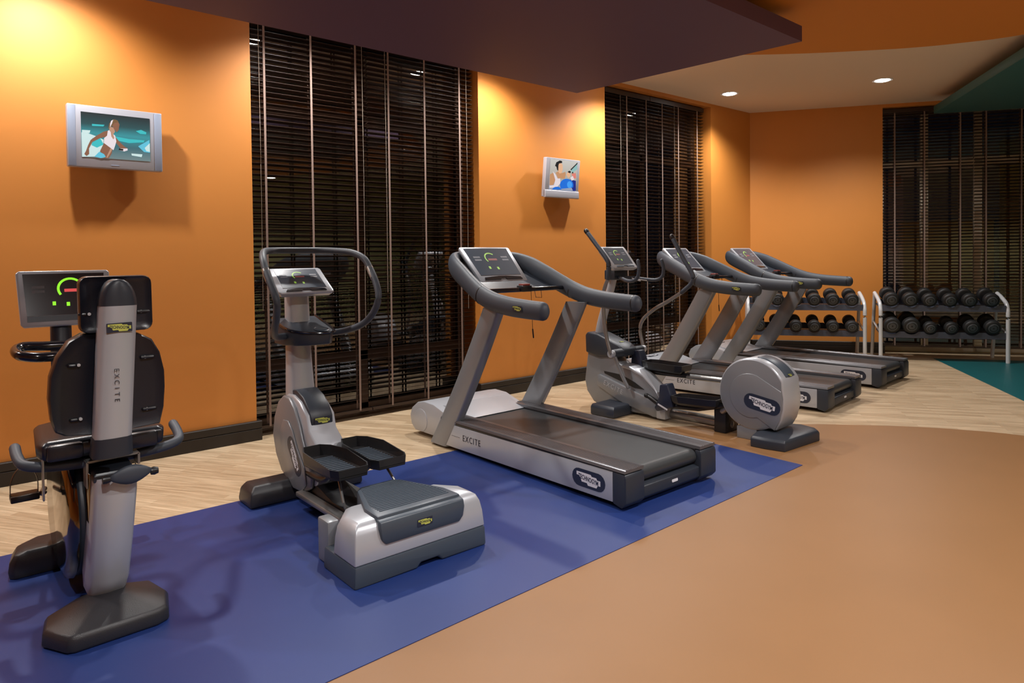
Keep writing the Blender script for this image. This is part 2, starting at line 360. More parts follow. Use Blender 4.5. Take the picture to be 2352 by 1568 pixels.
b = B(); b.prism('z', [(p.x, p.y) for p in tq], 3.165, 3.265); struct(b.done('ceiling_teal_panel', M_teal, bevel=0.01))

# baseboards: plinth with a groove line
def base_prof(): return [(0, 0), (-.03, 0), (-.03, .088), (-.024, .092), (-.03, .096), (-.03, .145), (-.026, .15), (0, .15)]
for k, (x0, x1) in enumerate(((-3.4, W1[0] + .03), (W1[1] - .03, W2[0] + .03), (W2[1] - .03, 9.04))):
    b = B(); b.prism('x', [(WY + p[0], p[1]) for p in base_prof()], x0, x1)
    struct(b.done('baseboard_window_side' if k == 0 else 'baseboard_window_side.%03d' % k, M_base, smooth=False))
b = B(); pr = base_prof(); n = len(pr)
v = [fpt(0.0, p[0], p[1]) for p in pr] + [fpt(W3[0] + .02, p[0], p[1]) for p in pr]
b.quadset(v, [tuple(range(n)), tuple(range(2 * n - 1, n - 1, -1))] + [(i, (i + 1) % n, n + (i + 1) % n, n + i) for i in range(n)])
struct(b.done('baseboard_rack_side', M_base, smooth=False))
b = B(); b.box(W1[1] - .03, W1[1], WY, WY + .30, 0, .15); b.box(W2[1] - .03, W2[1], WY, WY + .30, 0, .15); b.box(W1[0], W1[0] + .03, WY, WY + .3, 0, .15); b.box(W2[0], W2[0] + .03, WY, WY + .3, 0, .15)
struct(b.done('trim_1', M_base, smooth=False))

# windows: frame members and panes
def window(name, org, ud, nd, s0, s1, mull, fm, depth=.27):
    root = struct(link(name, None))
    def bx(nm, a0, a1, z0, z1, m, d0=depth, d1=depth + .06):
        bb = B(); v = [Vector(org) + ud * s + nd * n_ + Vector((0, 0, z)) for z in (z0, z1) for s, n_ in ((a0, d0), (a1, d0), (a1, d1), (a0, d1))]
        bb.quadset(v, [(0, 3, 2, 1), (4, 5, 6, 7), (0, 1, 5, 4), (1, 2, 6, 5), (2, 3, 7, 6), (3, 0, 4, 7)]); return bb.done(nm, m, root, smooth=False)
    for x in (s0, s1 - .07): bx('jamb', x, x + .07, 0, HEAD, fm)
    for x in mull: bx('mullion', x - .045, x + .045, 0, HEAD, fm)
    for z0, z1 in ((0, .09), (.48, .56), (2.57, 2.65), (HEAD - .08, HEAD)): bx('rail' if z0 in (0, HEAD - .08) else 'transom', s0 + .07, s1 - .07, z0, z1, fm)
    xs = [s0 + .07] + [q for x in mull for q in (x - .045, x + .045)] + [s1 - .07]
    for i in range(0, len(xs), 2):
        for z0, z1 in ((.09, .48), (.56, 2.57), (2.65, HEAD - .08)):
            q = [Vector(org) + ud * s + nd * (depth + .03) + Vector((0, 0, z)) for s, z in ((xs[i], z0), (xs[i + 1], z0), (xs[i + 1], z1), (xs[i], z1))]
            B().quadset(q, [(0, 1, 2, 3)]).done('pane', M_glass, root, smooth=False)
    return root
EX, EY = Vector((1, 0, 0)), Vector((0, 1, 0))
window('window_1', (0, WY, 0), EX, EY, W1[0], W1[1], (2.98,), M_frame)
window('window_2', (0, WY, 0), EX, EY, W2[0], W2[1], (6.95,), M_frame)
window('window_3', P0, U, N, W3[0], W3[1], (2.30, 2.95, 3.75), M_framec)

# ================================================================ DOWNLIGHTS
def downlight(x, y, z, label, group=None, off=None, power=LAMP_W, spot=140):
    # off: name stem of a lamp outside the picture; its light and lens end in _offscreen
    t = thing('downlight', label, 'light', (x, y, z), 0, group)
    b = B(); b.lathe([(.080, -.004), (.108, -.006), (.112, -.001), (.108, 0.0), (.082, .0)], (0, 0, 0), (0, 0, 1), 28); b.done('trim_ring', M_ring, t)
    b = B(); b.lathe([(.001, -.0125), (.070, -.0095), (.084, -.003), (.084, -.001)], (0, 0, 0), (0, 0, 1), 28); b.done('lens' if off is None else off + '_lens_offscreen', M_lens, t)
    ld = bpy.data.lights.new('downlight_lamp', 'SPOT'); ld.energy = power; ld.color = (1.0, 0.975, 0.945); ld.spot_size = R(spot); ld.spot_blend = 0.8; ld.shadow_soft_size = 0.055
    lo = bpy.data.objects.new('lamp' if off is None else off + '_lamp_offscreen', ld); col.objects.link(lo); lo.parent = t; lo.location = (0, 0, -.07)
    return t
G1 = 'downlights in the cream ceiling along the window wall'
downlight(7.75, 4.83, CZ, 'round recessed downlight shining in the cream ceiling near the room corner')
downlight(8.59, 3.335, CZ, 'round recessed downlight shining in the cream ceiling beside the teal panel')
# the row along the window wall goes on above the purple panel: its scallops light the wall, its images show in the panes
LROW = 'round recessed downlight in the cream ceiling between purple panel and window wall'
for x in (4.13, 5.92): downlight(x, 4.83, CZ, LROW, G1)
for x, nm in ((-1.24, 'window_row_left'), (.55, 'window_row_bike'), (2.34, 'window_row_glider')): downlight(x, 4.83, CZ, LROW, G1, nm)
# cream ceiling lamps to the right and back, seen mirrored in the far window
for x, y, nm in ((7.64, -1.52, 'back_cream'), (8.79, -.78, 'right_cream')): downlight(x, y, CZ, 'round recessed downlight in the cream ceiling past the orange panel', 'downlights past the orange panel', nm)
for x, y, nm in ((.3, .9, 'added_orange_panel_left'), (2.3, .9, 'added_orange_panel_middle'), (4.3, .9, 'added_orange_panel_right'), (.3, -1.3, 'added_orange_panel_back_left'), (2.6, -1.4, 'added_orange_panel_back_middle'), (5.22, -2.23, 'orange_panel_back_right')):  # unseen lamps added to light the foreground, places guessed; only back right mirrored
    downlight(x, y, 3.0, 'unseen recessed downlight assumed in the round orange ceiling panel', 'assumed downlights in the orange panel', nm)

# ================================================================ BLINDS
PITCH_S = 0.0432
def blind(org, ud, nd, s0, s1, tapes, label, depth=.10, zt=HEAD - .015, zb=.07, cords=()):
    o = Vector(org) + ud * s0 + nd * depth
    t = thing('window_blind', label, 'blind', (o.x, o.y, 0), math.atan2(ud.y, ud.x), 'wooden blinds over the windows')
    wd = s1 - s0
    b = B(); b.box(0, wd, -.03, .03, zt - .055, zt); b.done('headrail', M_slat, t, smooth=False)
    b = B(); b.box(0, wd, -.027, .027, zb - .014, zb + .008); b.done('bottom_rail', M_slat, t, smooth=False)
    b = B(); c, s_ = math.cos(R(13)), math.sin(R(13))
    prof = [(-.025 * c, .025 * s_ - .0014), (0, -.0004), (.025 * c, -.025 * s_ - .0014), (.025 * c, -.025 * s_ + .0014), (0, .0030), (-.025 * c, .025 * s_ + .0014)]
    b.prism('x', prof, 0, wd); o1 = b.done('slat', M_slat, t, smooth=False)
    nsl = int((zt - .07 - zb - .03) / PITCH_S)
    for k in range(nsl):
        q = o1 if k == 0 else link('slat', o1.data, t)
        q.location = (random.uniform(-.001, .001), 0, zt - .08 - k * PITCH_S); q.rotation_euler = (R(random.uniform(-1.2, 1.2)), R(random.uniform(-.05, .05)), 0)
    for x in tapes:
        x = x - s0
        b = B()
        for yy in (-.0285, .0285): b.box(x - .0085, x + .0085, yy - .0006, yy + .0006, zb, zt - .05)
        b.done('ladder_tape', M_tape, t, smooth=False)
    for x, l in cords:
        x = x - s0; b = B(); b.tube([(x, -.034, zt - .06), (x + .003, -.036, zt - .06 - l * .5), (x, -.035, zt - .06 - l)], .0022, 5, smooth=3); b.done('cord', M_cord, t)
    return t
blind((0, WY, 0), EX, EY, 1.93, 2.955, (2.05, 2.438, 2.841), 'brown wooden slat blind beside the larger wall screen', cords=((2.005, 2.3), (2.90, 2.5)))
blind((0, WY, 0), EX, EY, 2.965, 4.10, (3.162, 3.544, 3.943), 'brown wooden slat blind behind the treadmill on the blue floor', cords=((3.125, 2.2), (4.02, 2.4)))
blind((0, WY, 0), EX, EY, 5.97, 6.86, (6.423, 6.79), 'brown wooden slat blind behind the elliptical beside the smaller wall screen', cords=((6.30, 2.2),))
blind((0, WY, 0), EX, EY, 6.87, 8.01, (7.108, 7.445, 7.86), 'brown wooden slat blind next to the corner behind the middle treadmill', cords=((7.35, 2.4),))
blind(P0, U, N, 1.735, 2.835, (1.885, 2.248, 2.676), 'brown wooden slat blind beside the orange wall behind the dumbbell rack', zb=.10)
blind(P0, U, N, 2.845, 4.25, (2.977, 3.381, 3.95), 'brown wooden slat blind behind the dumbbell rack end on teal floor', zb=.10)

# ================================================================ TREADMILL
def mir(b_fn, name, m, parent, **kw):
    out = []
    for s in (-1, 1): b = B(); b_fn(b, s); out.append(b.done(name, m, parent, **kw))
    return out
def treadmill():
    t = thing('treadmill', 'x', 'treadmill')
    b = B(); b.box(-.39, .39, .10, 1.72, .035, .165); b.done('chassis', M_black, t, bevel=.008)
    for x in (-.33, .33):
        for y in (.35, 1.75): b = B(); b.lathe([(.03, 0), (.032, .006), (.012, .012), (.012, .04)], (x, y, 0), (0, 0, 1), 14); b.done('foot', M_black, t)
    mir(lambda b, s: b.prism('x', [(.085, .034), (1.68, .026), (1.575, .187), (.085, .200)], s * .400, s * .425), 'side_panel', M_silver, t, bevel=.004)
    mir(lambda b, s: b.box(min(s * .265, s * .420), max(s * .265, s * .420), .03, 1.72, .188, .208), 'rail_support', M_black, t, bevel=.003)
    xs = [0.268 + .0135 * i for i in range(12)]
    def rail(b, s):
        top = []
        for i, x in enumerate(xs):
            if 2 <= i <= 9: top += [(s * x, .2275), (s * (x + .0045), .2275), (s * (x + .006), .2245), (s * (x + .0115), .2245)]
            else: top += [(s * x, .2265)]
        top = [(s * .268, .208), *top, (s * .422, .222), (s * .427, .208)]
        b.prism('y', top, -.005, 1.74)
    mir(rail, 'side_rail', M_rail, t, smooth=False)
    b = B(); pr = [(1.78, .198), (.075, .203)] + [(.06 - .042 * math.sin(R(a)), .160 + .043 * math.cos(R(a))) for a in range(0, 181, 20)] + [(1.78, .14)]
    b.prism('x', pr, -.262, .262); b.done('running_belt', M_belt, t, angle=50)
    mir(lambda b, s: b.prism('x', [(-.012, .045), (.02, .012), (.085, .028), (.085, .203), (-.004, .203), (-.012, .18)], s * .268, s * .427), 'rear_cap', M_plastic, t, bevel=.008)
    b = B(); b.prism('x', [(.0, .045), (.03, .018), (.10, .03), (.10, .09), (.05, .118), (.0, .105)], -.268, .268); b.done('rear_bumper', M_plastic, t, bevel=.006)
    flat('rear_mark', M_label, t, (.02, -.001, .078), (1, 0, 0), (0, .12, 1), rrect(.055, .016, .004), .001, .0005)
    # motor cover
    pr = [(1.70, .206), (1.80, .236), (1.93, .272), (2.06, .276), (2.16, .255), (2.235, .205), (2.265, .14), (2.245, .07), (2.19, .03), (1.70, .03)]
    b = B(); b.prism('x', pr, -.365, .365); b.done('motor_cover', M_silver, t, bevel=.016, bang=40)
    mir(lambda b, s: b.lathe([(.088, .0), (.088, .004), (.080, .007), (.001, .007)], (s * .364, 2.10, .125), (s, 0, 0), 26), 'motor_end_cap', M_silver, t)
    b = B(); b.prism('x', [(1.60, .205), (1.70, .225), (1.86, .265), (1.90, .262), (1.90, .20)], -.30, .30); b.done('motor_apron', M_silver, t, bevel=.004)
    logo(t, (-.06, 2.0, .2785), (1, 0, 0), (0, 1, 0), .17, 'plate')
    # uprights
    def up(b, s):
        n = 8; rg = []
        for k in range(n + 1):
            q = k / n; y0 = 1.670 + (1.045 - 1.670) * q - .02 * math.sin(math.pi * q); y1 = 1.895 + (1.235 - 1.895) * q - .02 * math.sin(math.pi * q); z = .012 + 1.035 * q
            xi, xo = s * .362, s * .428
            rg.append([(xo, y0 + .03, z), (xo, y1 - .03, z), (xo - s * .012, y1 - .006, z), (xi + s * .012, y1, z), (xi, y1 - .03, z), (xi, y0 + .03, z), (xi + s * .012, y0, z), (xo - s * .012, y0 + .006, z)])
        b.loft(rg)
    mir(up, 'upright', M_silverd, t, angle=60)
    # handrail loop
    half = [(.437, .615, 1.055), (.442, .76, 1.060), (.443, .92, 1.070), (.440, 1.08, 1.092), (.432, 1.22, 1.132), (.415, 1.35, 1.188), (.392, 1.48, 1.248), (.362, 1.61, 1.305), (.300, 1.72, 1.345), (.19, 1.79, 1.362)]
    path = [(-x, y, z) for x, y, z in half] + [(0, 1.81, 1.365)] + half[::-1]
    hr = [.058, .060, .062, .064, .066, .068, .072, .076, .074, .068]
    b = B(); b.tube(path, [.040] * 3 + [.043] * 15 + [.040] * 3, 16, hr + [.062] + hr[::-1], 5); b.done('handrail', M_grip, t, angle=70)
    mir(lambda b, s: b.tube([(s * .437, .64, 1.056), (s * .437, .632, 1.056)], .0405, 16, .0585, 0, round_ends=False), 'grip_seam', M_black, t)
    mir(lambda b, s: b.tube([(s * .4325, 1.225, 1.1325), (s * .4315, 1.232, 1.135)], .0440, 16, .0672, 0, round_ends=False), 'rail_seam', M_black, t)
    logo(t, (-.4865, .80, 1.066), (0, -1, 0), (0, 0, 1), .085, 'yellow')
    # cowl joining console and loop
    b = B(); b.loft([[(-.36, 1.46, 1.19), (.36, 1.46, 1.19), (.40, 1.36, 1.15), (-.40, 1.36, 1.15)], [(-.34, 1.62, 1.26), (.34, 1.62, 1.26), (.37, 1.50, 1.20), (-.37, 1.50, 1.20)], [(-.27, 1.75, 1.37), (.27, 1.75, 1.37), (.30, 1.68, 1.30), (-.30, 1.68, 1.30)]])
    b.done('cowl', M_plastic, t, bevel=.006)
    b = B(); b.tube([(-.40, 1.285, 1.150), (.40, 1.285, 1.150)], .017, 12, smooth=0); b.done('crossbar', M_gloss, t)
    b = B(); b.box(-.045, .045, 1.245, 1.315, 1.135, 1.180); st = b.done('stop_switch', M_black, t, bevel=.006)
    b = B(); b.box(-.034, .034, 1.252, 1.305, 1.178, 1.192); b.done('stop_button', M_red, st, bevel=.004)
    b = B(); b.tube([(.10, 1.28, 1.135), (.102, 1.27, 1.09), (.16, 1.27, 1.085), (.162, 1.28, 1.135)], .0025, 6, smooth=0); b.done('hook', M_black, t)
    b = B(); b.tube([(.055, 1.27, 1.15), (.058, 1.265, 1.0), (.06, 1.262, .86)], .002, 5, smooth=3); b.tube([(.06, 1.262, .86), (.065, 1.26, .80)], .005, 6, smooth=0); b.done('safety_cord', M_black, t)
    console(t, (0, 1.49, 1.202), (0, 1.745, 1.462), .452, .486)
    text('EXCITE', .062, M_ink, t, (-.4255, 1.37, .115), (0, -1, .004), (0, 0, 1), .001, spacing=1.25, sx=.85)
    flat('stripe', M_ink, t, (-.4255, 1.56, .112), (0, -1, .0), (0, 0, 1), [(-.045, -.001), (.055, -.001), (.055, .001), (-.045, .001)], .0005, .0003)
    logo(t, (-.4255, .265, .115), (0, -1, 0), (0, 0, 1), .255, 'oval')
    return t
tm = treadmill()
def place(o, x, y, rz, label, group=None):
    o.location = (x, y, 0.0); o.rotation_euler = (0, 0, rz); o['label'] = label
    if group: o['group'] = group
    return o
GT = 'grey and silver treadmills'
tm2 = copy_tree(tm); tm3 = copy_tree(tm)
place(tm, 3.265, 2.42, 0, 'silver and grey treadmill standing on the edge of the blue floor', GT); tm.location.z = .006
place(tm2, 6.333, 2.79, R(5.2), 'silver and grey treadmill standing right behind the elliptical cross trainer', GT)
place(tm3, 7.768, 2.898, R(3.4), 'silver and grey treadmill standing nearest the dumbbell racks', GT)

# ================================================================ STEPPER-GLIDER (blue floor, ribbed rear platform)
def wave():
    t = thing('glider_trainer', 'lateral glider trainer with ribbed platform and hoop handlebar on blue floor', 'exercise machine', (1.68, 2.60, .006))
    # rear platform
    b = B(); b.prism('y', [(-.35, 0), (-.04, 0), (-.02, .022), (.075, .022), (.095, 0), (.35, 0), (.345, .094), (-.345, .094)], 0, .30); b.done('platform_base', M_slate, t, bevel=.010, bang=40)
    rg = []
    for z, ix, r0, r1 in ((.094, .0, .004, .30), (.17, .006, .012, .296), (.215, .014, .022, .29), (.243, .026, .036, .28), (.256, .046, .056, .26)):
        rg.append([(-.345 + ix, r0, z), (.345 - ix, r0, z), (.345 - ix, r1 - .10, z), (.27 - ix, r1, z), (-.27 + ix, r1, z), (-.345 + ix, r1 - .10, z)])
    b = B(); b.loft(rg); b.done('platform_shell', M_silver, t, bevel=.006, bang=45, angle=60)
    pad = [(-.215, .02), (.215, .02), (.205, .19), (.09, .47), (.03, .50), (-.03, .50), (-.09, .47), (-.205, .19)]
    pad = [(-.222, .030), (.222, .030), (.215, .16), (.125, .40), (.09, .435), (-.09, .435), (-.125, .40), (-.215, .16)]
    b = B(); b.prism('z', pad, .14, .272); b.done('platform_pad', M_slate, t, bevel=.012, bang=40)
    b = B()
    for k in range(17):
        y = .075 + k * .0195; hw = .185 if y < .16 else .185 - (y - .16) * .34
        b.prism('y', [(-hw, .2715), (hw, .2715), (hw - .002, .2745), (-hw + .002, .2745)], y, y + .009)
    b.done('pad_ribs', M_slate, t, smooth=False)
    b = B(); b.loft([[(-.222, .004, .252), (.222, .004, .252), (.222, .04, .262), (-.222, .04, .262)], [(-.222, -.003, .22), (.222, -.003, .22), (.222, .03, .22), (-.222, .03, .22)], [(-.215, -.001, .175), (.215, -.001, .175), (.215, .03, .175), (-.215, .03, .175)], [(-.195, .002, .152), (.195, .002, .152), (.195, .03, .152), (-.195, .03, .152)]])
    b.done('platform_apron', M_slate, t, bevel=.006)
    logo(t, (.0, -.003, .205), (1, 0, 0), (0, .02, 1), .080, 'yellow')
    b = B(); b.box(-.33, -.27, .29, .40, .0, .20); b.done('platform_cheek', M_silverd, t, bevel=.012)
    b = B(); b.box(.27, .33, .29, .40, .0, .20); b.done('platform_cheek', M_silverd, t, bevel=.012)
    # spine
    b = B(); b.prism('x', [(.28, .02), (1.35, .02), (1.35, .16), (1.0, .16), (.75, .11), (.28, .11)], -.085, .085); b.done('spine', M_black, t, bevel=.01)
    b = B(); b.box(-.15, -.09, .40, 1.08, .07, .10); b.done('slide_rail', M_steel, t, bevel=.01)
    b = B(); b.box(.09, .15, .40, 1.08, .07, .10); b.done('slide_rail', M_steel, t, bevel=.01)
    # front foot
    rg = []
    for z, ix in ((0, .0), (.02, -.006), (.085, .004), (.118, .03)): rg.append([(-.34 + ix, 1.23 + ix, z), (.34 - ix, 1.23 + ix, z), (.34 - ix, 1.42 - ix, z), (-.34 + ix, 1.42 - ix, z)])
    b = B(); b.loft(rg); b.done('front_foot', M_footp, t, bevel=.012, angle=60)
    # flywheel housing
    out = [(1.39, .136), (1.47, .22), (1.515, .333), (1.49, .44), (1.42, .545), (1.33, .597), (1.25, .60), (1.16, .575), (1.06, .51), (1.035, .43), (.95, .375), (.93, .33), (.905, .22), (.95, .135), (1.05, .09), (1.22, .07)]
    b = B(); b.prism('x', out, -.085, .085); b.done('hood', M_silver, t, bevel=.012, bang=40, angle=60)
    disc = [(1.39, .136), (1.47, .22), (1.512, .333), (1.485, .44), (1.42, .54), (1.34, .59), (1.26, .585), (1.19, .54), (1.13, .46), (1.09, .38), (1.04, .30), (.965, .21), (.97, .13), (1.06, .085), (1.22, .07)]
    mir(lambda b, s: b.prism('x', disc, s * .083, s * .105), 'side_cover', M_silverd, t, bevel=.010, bang=50, angle=60)
    inner = [(1.33, .45), (1.26, .455), (1.20, .41), (1.14, .32), (1.04, .22), (1.02, .14), (1.08, .085), (1.2, .08), (1.31, .15), (1.375, .25), (1.385, .36)]
    mir(lambda b, s: b.prism('x', inner, s * .104, s * .113), 'side_cover_inlay', M_silverd, t, bevel=.006, bang=50, angle=60)
    lg = logo(t, (-.1135, 1.17, .27), (0, -.62, -.78), (0, -.78, .62), .24, 'oval')
    cap = [(1.36, .575), (1.31, .622), (1.24, .630), (1.15, .60), (1.075, .545), (1.045, .50), (1.042, .455), (1.055, .452), (1.07, .50), (1.16, .56), (1.25, .59)]
    b = B(); b.prism('x', cap, -.066, .066); b.done('hood_cap', M_plastic, t, bevel=.008, bang=45, angle=60)
    logo(t, (.0, 1.0395, .4795), (1, 0, 0), (0, .03, 1), .095, 'yellow')
    # column, tray
    rg = []
    for z, hw, y0, y1 in ((.58, .072, 1.27, 1.40), (.80, .068, 1.30, 1.40), (1.24, .066, 1.33, 1.41)):
        rg.append([(-hw, y0 + .02, z), (-hw + .02, y0, z), (hw - .02, y0, z), (hw, y0 + .02, z), (hw, y1 - .02, z), (hw - .02, y1, z), (-hw + .02, y1, z), (-hw, y1 - .02, z)])
    b = B(); b.loft(rg); b.done('column', M_silver, t, angle=60)
    tr = [(-.125, 1.41), (-.125, 1.25), (-.09, 1.17), (.0, 1.12), (.09, 1.115), (.13, 1.16), (.13, 1.41)]
    tz = lambda y: .962 + (y - 1.115) * .27
    b = B(); b.loft([[(x, y + .03 * (1.41 - y), .892) for x, y in tr], [(x * 1.04, y, tz(y)) for x, y in tr]]); ty = b.done('tray', M_plastic, t, bevel=.010, bang=40)
    b = B(); b.tube([(x * 1.04, y, tz(y)) for x, y in tr], .007, 8, smooth=3); b.done('tray_rim', M_gloss, ty)
    b = B(); b.lathe([(.041, .0), (.046, .006), (.041, .009), (.036, .004)], (.065, 1.175, .974), (0, -.2, 1), 24); b.done('cup_ring', M_slate, ty)
    b = B(); b.lathe([(.036, .0), (.036, .003)], (.065, 1.175, .974), (0, -.2, 1), 24); b.done('cup_well', M_black, ty)
    hb = [(-.10, 1.27, .945), (-.20, 1.18, .955), (-.262, 1.05, 1.00), (-.287, .955, 1.075), (-.298, .914, 1.165), (-.307, .96, 1.25), (-.309, 1.03, 1.33), (-.300, 1.09, 1.39), (-.265, 1.18, 1.425), (-.20, 1.30, 1.437), (-.12, 1.376, 1.440)]
    full = hb + [(0, 1.378, 1.440)] + [(-x, y, z) for x, y, z in hb[::-1]]
    b = B(); b.tube(full, .0195, 14, smooth=5); b.done('handlebar', M_grip, t, angle=70)
    for s in (-1, 1):
        b = B(); b.tube([(s * .3085, .985, 1.275), (s * .309, 1.035, 1.335)], .0205, 14, smooth=0, round_ends=False); b.done('pulse_sensor', M_steel, t)
    console(t, (0, 1.205, 1.195), (0, 1.40, 1.335), .335, .325, .04)
    # pedals
    for s, dy in ((-1, 0.0), (1, .02)):
        cx = s * .115; y0, y1 = .45 + dy, .90 + dy; z = .315
        ol = [(cx - .075, y0), (cx + .075, y0), (cx + .098, y0 + .05), (cx + .098, y0 + .27), (cx + .07, y1 - .05), (cx + .03, y1), (cx - .06, y1), (cx - .098, y1 - .09), (cx - .098, y0 + .05)]
        b = B(); b.prism('z', ol, z, z + .018); p = b.done('pedal', M_black, t, bevel=.004)
        ins = [(cx + (x - cx) * .90, (y - (y0 + y1) / 2) * .94 + (y0 + y1) / 2) for x, y in ol]; n = len(ol)
        b = B(); v = [(x, y, z + .012) for x, y in ol] + [(cx + (x - cx) * 1.05, y, z + (.072 if y > y0 + .2 else .05)) for x, y in ol] + [(cx + (x - cx) * 1.0, y + (.006 if y < y0 + .1 else -.006), z + (.072 if y > y0 + .2 else .05)) for x, y in ol] + [(x, y, z + .016) for x, y in ins]
        b.quadset(v, [(k * n + i, k * n + (i + 1) % n, (k + 1) * n + (i + 1) % n, (k + 1) * n + i) for k in range(3) for i in range(n)]); b.done('pedal_rim', M_black, p, smooth=False)
        b = B()
        for k in range(11): b.box(cx - .068, cx + .062, y0 + .07 + k * .028, y0 + .08 + k * .028, z + .017, z + .0225)
        b.done('pedal_ribs', M_slate, p, smooth=False)
        b = B(); b.tube([(cx, y0 + .2, z), (cx * .9, y0 + .35, .22), (cx * .7, 1.12, .20)], .022, 10, smooth=4); b.done('pedal_arm', M_black, t)
        b = B(); b.tube([(cx * 1.2, y0 + .12, .30), (cx * 1.4, y0 + .02, .20), (cx * 1.2, y0 + .0, .11)], .007, 8, smooth=0); b.done('pedal_strut', M_steel, t)
    return t
wave()

# ================================================================ RECUMBENT BIKE
def recline():
    t = thing('recumbent_bike', 'recumbent exercise bike seen from behind its black seat back', 'exercise bike', (.515, 2.85, .006))
    # rear foot
    ol = [(-.205, .235), (-.225, .12), (-.165, .012), (-.14, .002), (.125, .01), (.165, .03), (.195, .16), (.165, .30), (.13, .315), (-.10, .325)]
    rg = []
    for z, k in ((0, 1.0), (.012, 1.03), (.045, 1.02), (.062, .97)): rg.append([(x * k, (y - .16) * k + .16, z) for x, y in ol])
    rg.append([(x * .35, (y - .20) * .35 + .20, .105) for x, y in ol])
    b = B(); b.loft(rg); b.done('rear_foot', M_footp, t, bevel=.006, bang=35, angle=50)
    ol = [(-.27, .86), (-.25, .84), (.15, .84), (.17, .86), (.16, 1.0), (.12, 1.04), (-.18, 1.04), (-.25, .98)]
    rg = []
    for z, k in ((0, 1.0), (.03, 1.02), (.07, 1.0), (.10, .93), (.112, .82)): rg.append([(x * k, (y - .93) * k + .93, z) for x, y in ol])
    b = B(); b.loft(rg); b.done('front_foot', M_footp, t, bevel=.005, angle=60)
    # housing: big polished disc cover
    hs = []
    for a in range(0, 360, 15): hs.append((.63 + .34 * math.cos(R(a)), .345 + .285 * math.sin(R(a))))
    b = B(); b.prism('x', hs, -.085, .085); b.done('housing', M_plastic, t, bevel=.014, bang=50, angle=60)
    mir(lambda b, s: b.loft([[(s * .083, .64 + .36 * math.cos(R(a)), .345 + .295 * math.sin(R(a))) for a in range(0, 360, 15)], [(s * .104, .64 + .355 * math.cos(R(a)), .345 + .29 * math.sin(R(a))) for a in range(0, 360, 15)], [(s * .118, .64 + .30 * math.cos(R(a)), .345 + .245 * math.sin(R(a))) for a in range(0, 360, 15)]]), 'side_cover', M_chrome, t, angle=70)
    mir(lambda b, s: b.prism('x', [(.22, .22), (.52, .14), (.46, .40), (.40, .585), (.20, .575)], s * .050, s * .062), 'rail_plate', M_chrome, t, bevel=.004)
    # rear silver column
    rg = []
    for z, y0, y1, hw, dx in ((.075, .225, .30, .055, -.005), (.10, .19, .33, .064, -.005), (.16, .155, .34, .068, -.002), (.32, .125, .28, .071, .006), (.50, .115, .22, .074, .018), (.565, .125, .20, .074, .022)):
        rg.append([(dx - hw, y1, z), (dx - hw, y0 + .03, z), (dx - hw + .012, y0 + .008, z), (dx, y0, z), (dx + hw - .012, y0 + .008, z), (dx + hw, y0 + .03, z), (dx + hw, y1, z)])
    b = B(); b.loft(rg); b.done('rear_column', M_silver, t, angle=70)
    b = B(); b.loft([[(.02 - .078, .14, .55), (.02 + .078, .14, .55), (.02 + .078, .36, .56), (.02 - .078, .36, .56)], [(.02 - .072, .14, .578), (.02 + .072, .14, .578), (.02 + .07, .36, .60), (.02 - .07, .36, .60)]]); b.done('rail_end', M_plastic, t, bevel=.010)
    # adjust lever
    rg = []
    for k in range(9):
        q = k / 8; x = -.012 + .145 * q; rr = math.sin(math.pi * (.06 + .88 * q)); rg.append([(x, .085 + .016 * rr * math.cos(a), .574 + .03 * q * .2 + .037 * rr * math.sin(a)) for a in [2 * math.pi * j / 14 for j in range(14)]])
    b = B(); b.loft(rg); lv = b.done('adjust_lever', M_grip, t, angle=80)
    mir(lambda b, s: b.lathe([(.014, -.012), (.016, 0), (.012, .014)], (.0605 + s * .082, .092, .572), (1, 0, 0), 10), 'lever_hub', M_black, lv)
    # bracket
    b = B()
    path = [(-.062, .24, .515), (-.062, .24, .615), (.117, .24, .620), (.117, .24, .575)]
    for (a, c) in zip(path, path[1:]):
        a = Vector(a); c = Vector(c); d = (c - a).normalized(); sd = Vector((d.z, 0, -d.x)) * .004
        b.quadset([a - sd - Vector((0, .02, 0)), a + sd - Vector((0, .02, 0)), c + sd - Vector((0, .02, 0)), c - sd - Vector((0, .02, 0)), a - sd + Vector((0, .05, 0)), a + sd + Vector((0, .05, 0)), c + sd + Vector((0, .05, 0)), c - sd + Vector((0, .05, 0))], [(0, 1, 2, 3), (4, 7, 6, 5), (0, 4, 5, 1), (1, 5, 6, 2), (2, 6, 7, 3), (3, 7, 4, 0)])
    b.done('bracket', M_steel, t, smooth=False)
    b = B(); b.box(-.203, -.196, .25, .28, .49, .665); b.done('stay', M_steel, t, bevel=.003)
    # seat
    so = [(-.20, .24), (.21, .24), (.225, .30), (.20, .62), (.10, .68), (-.10, .68), (-.19, .62), (-.215, .30)]
    rg = [[(x * k, (y - .45) * k + .45, z) for x, y in so] for z, k in ((.632, .90), (.645, 1.0), (.695, 1.02), (.712, .93))]
    b = B(); b.loft(rg); b.done('seat', M_leather, t, bevel=.008, angle=60)
    mir(lambda b, s: b.loft([[(s * x, y, z) for x, y in ((.07, .225), (.19, .225), (.20, .30), (.07, .30))] for z in (.635, .70)]), 'seat_corner', M_leather, t, bevel=.014)
    # post and cap
    rg = []
    for z, y0, dx, hw in ((.66, .055, .0, .063), (.72, .050, .002, .061), (.95, .058, .016, .061), (1.20, .078, .034, .061), (1.222, .081, .036, .061)):
        rg.append([(dx - hw, y0 + .085, z), (dx - hw, y0 + .02, z), (dx - hw * .7, y0 + .004, z), (dx, y0, z), (dx + hw * .7, y0 + .004, z), (dx + hw, y0 + .02, z), (dx + hw, y0 + .085, z)])
    b = B(); b.loft(rg[1:]); po = b.done('back_post', M_silver, t, angle=70)
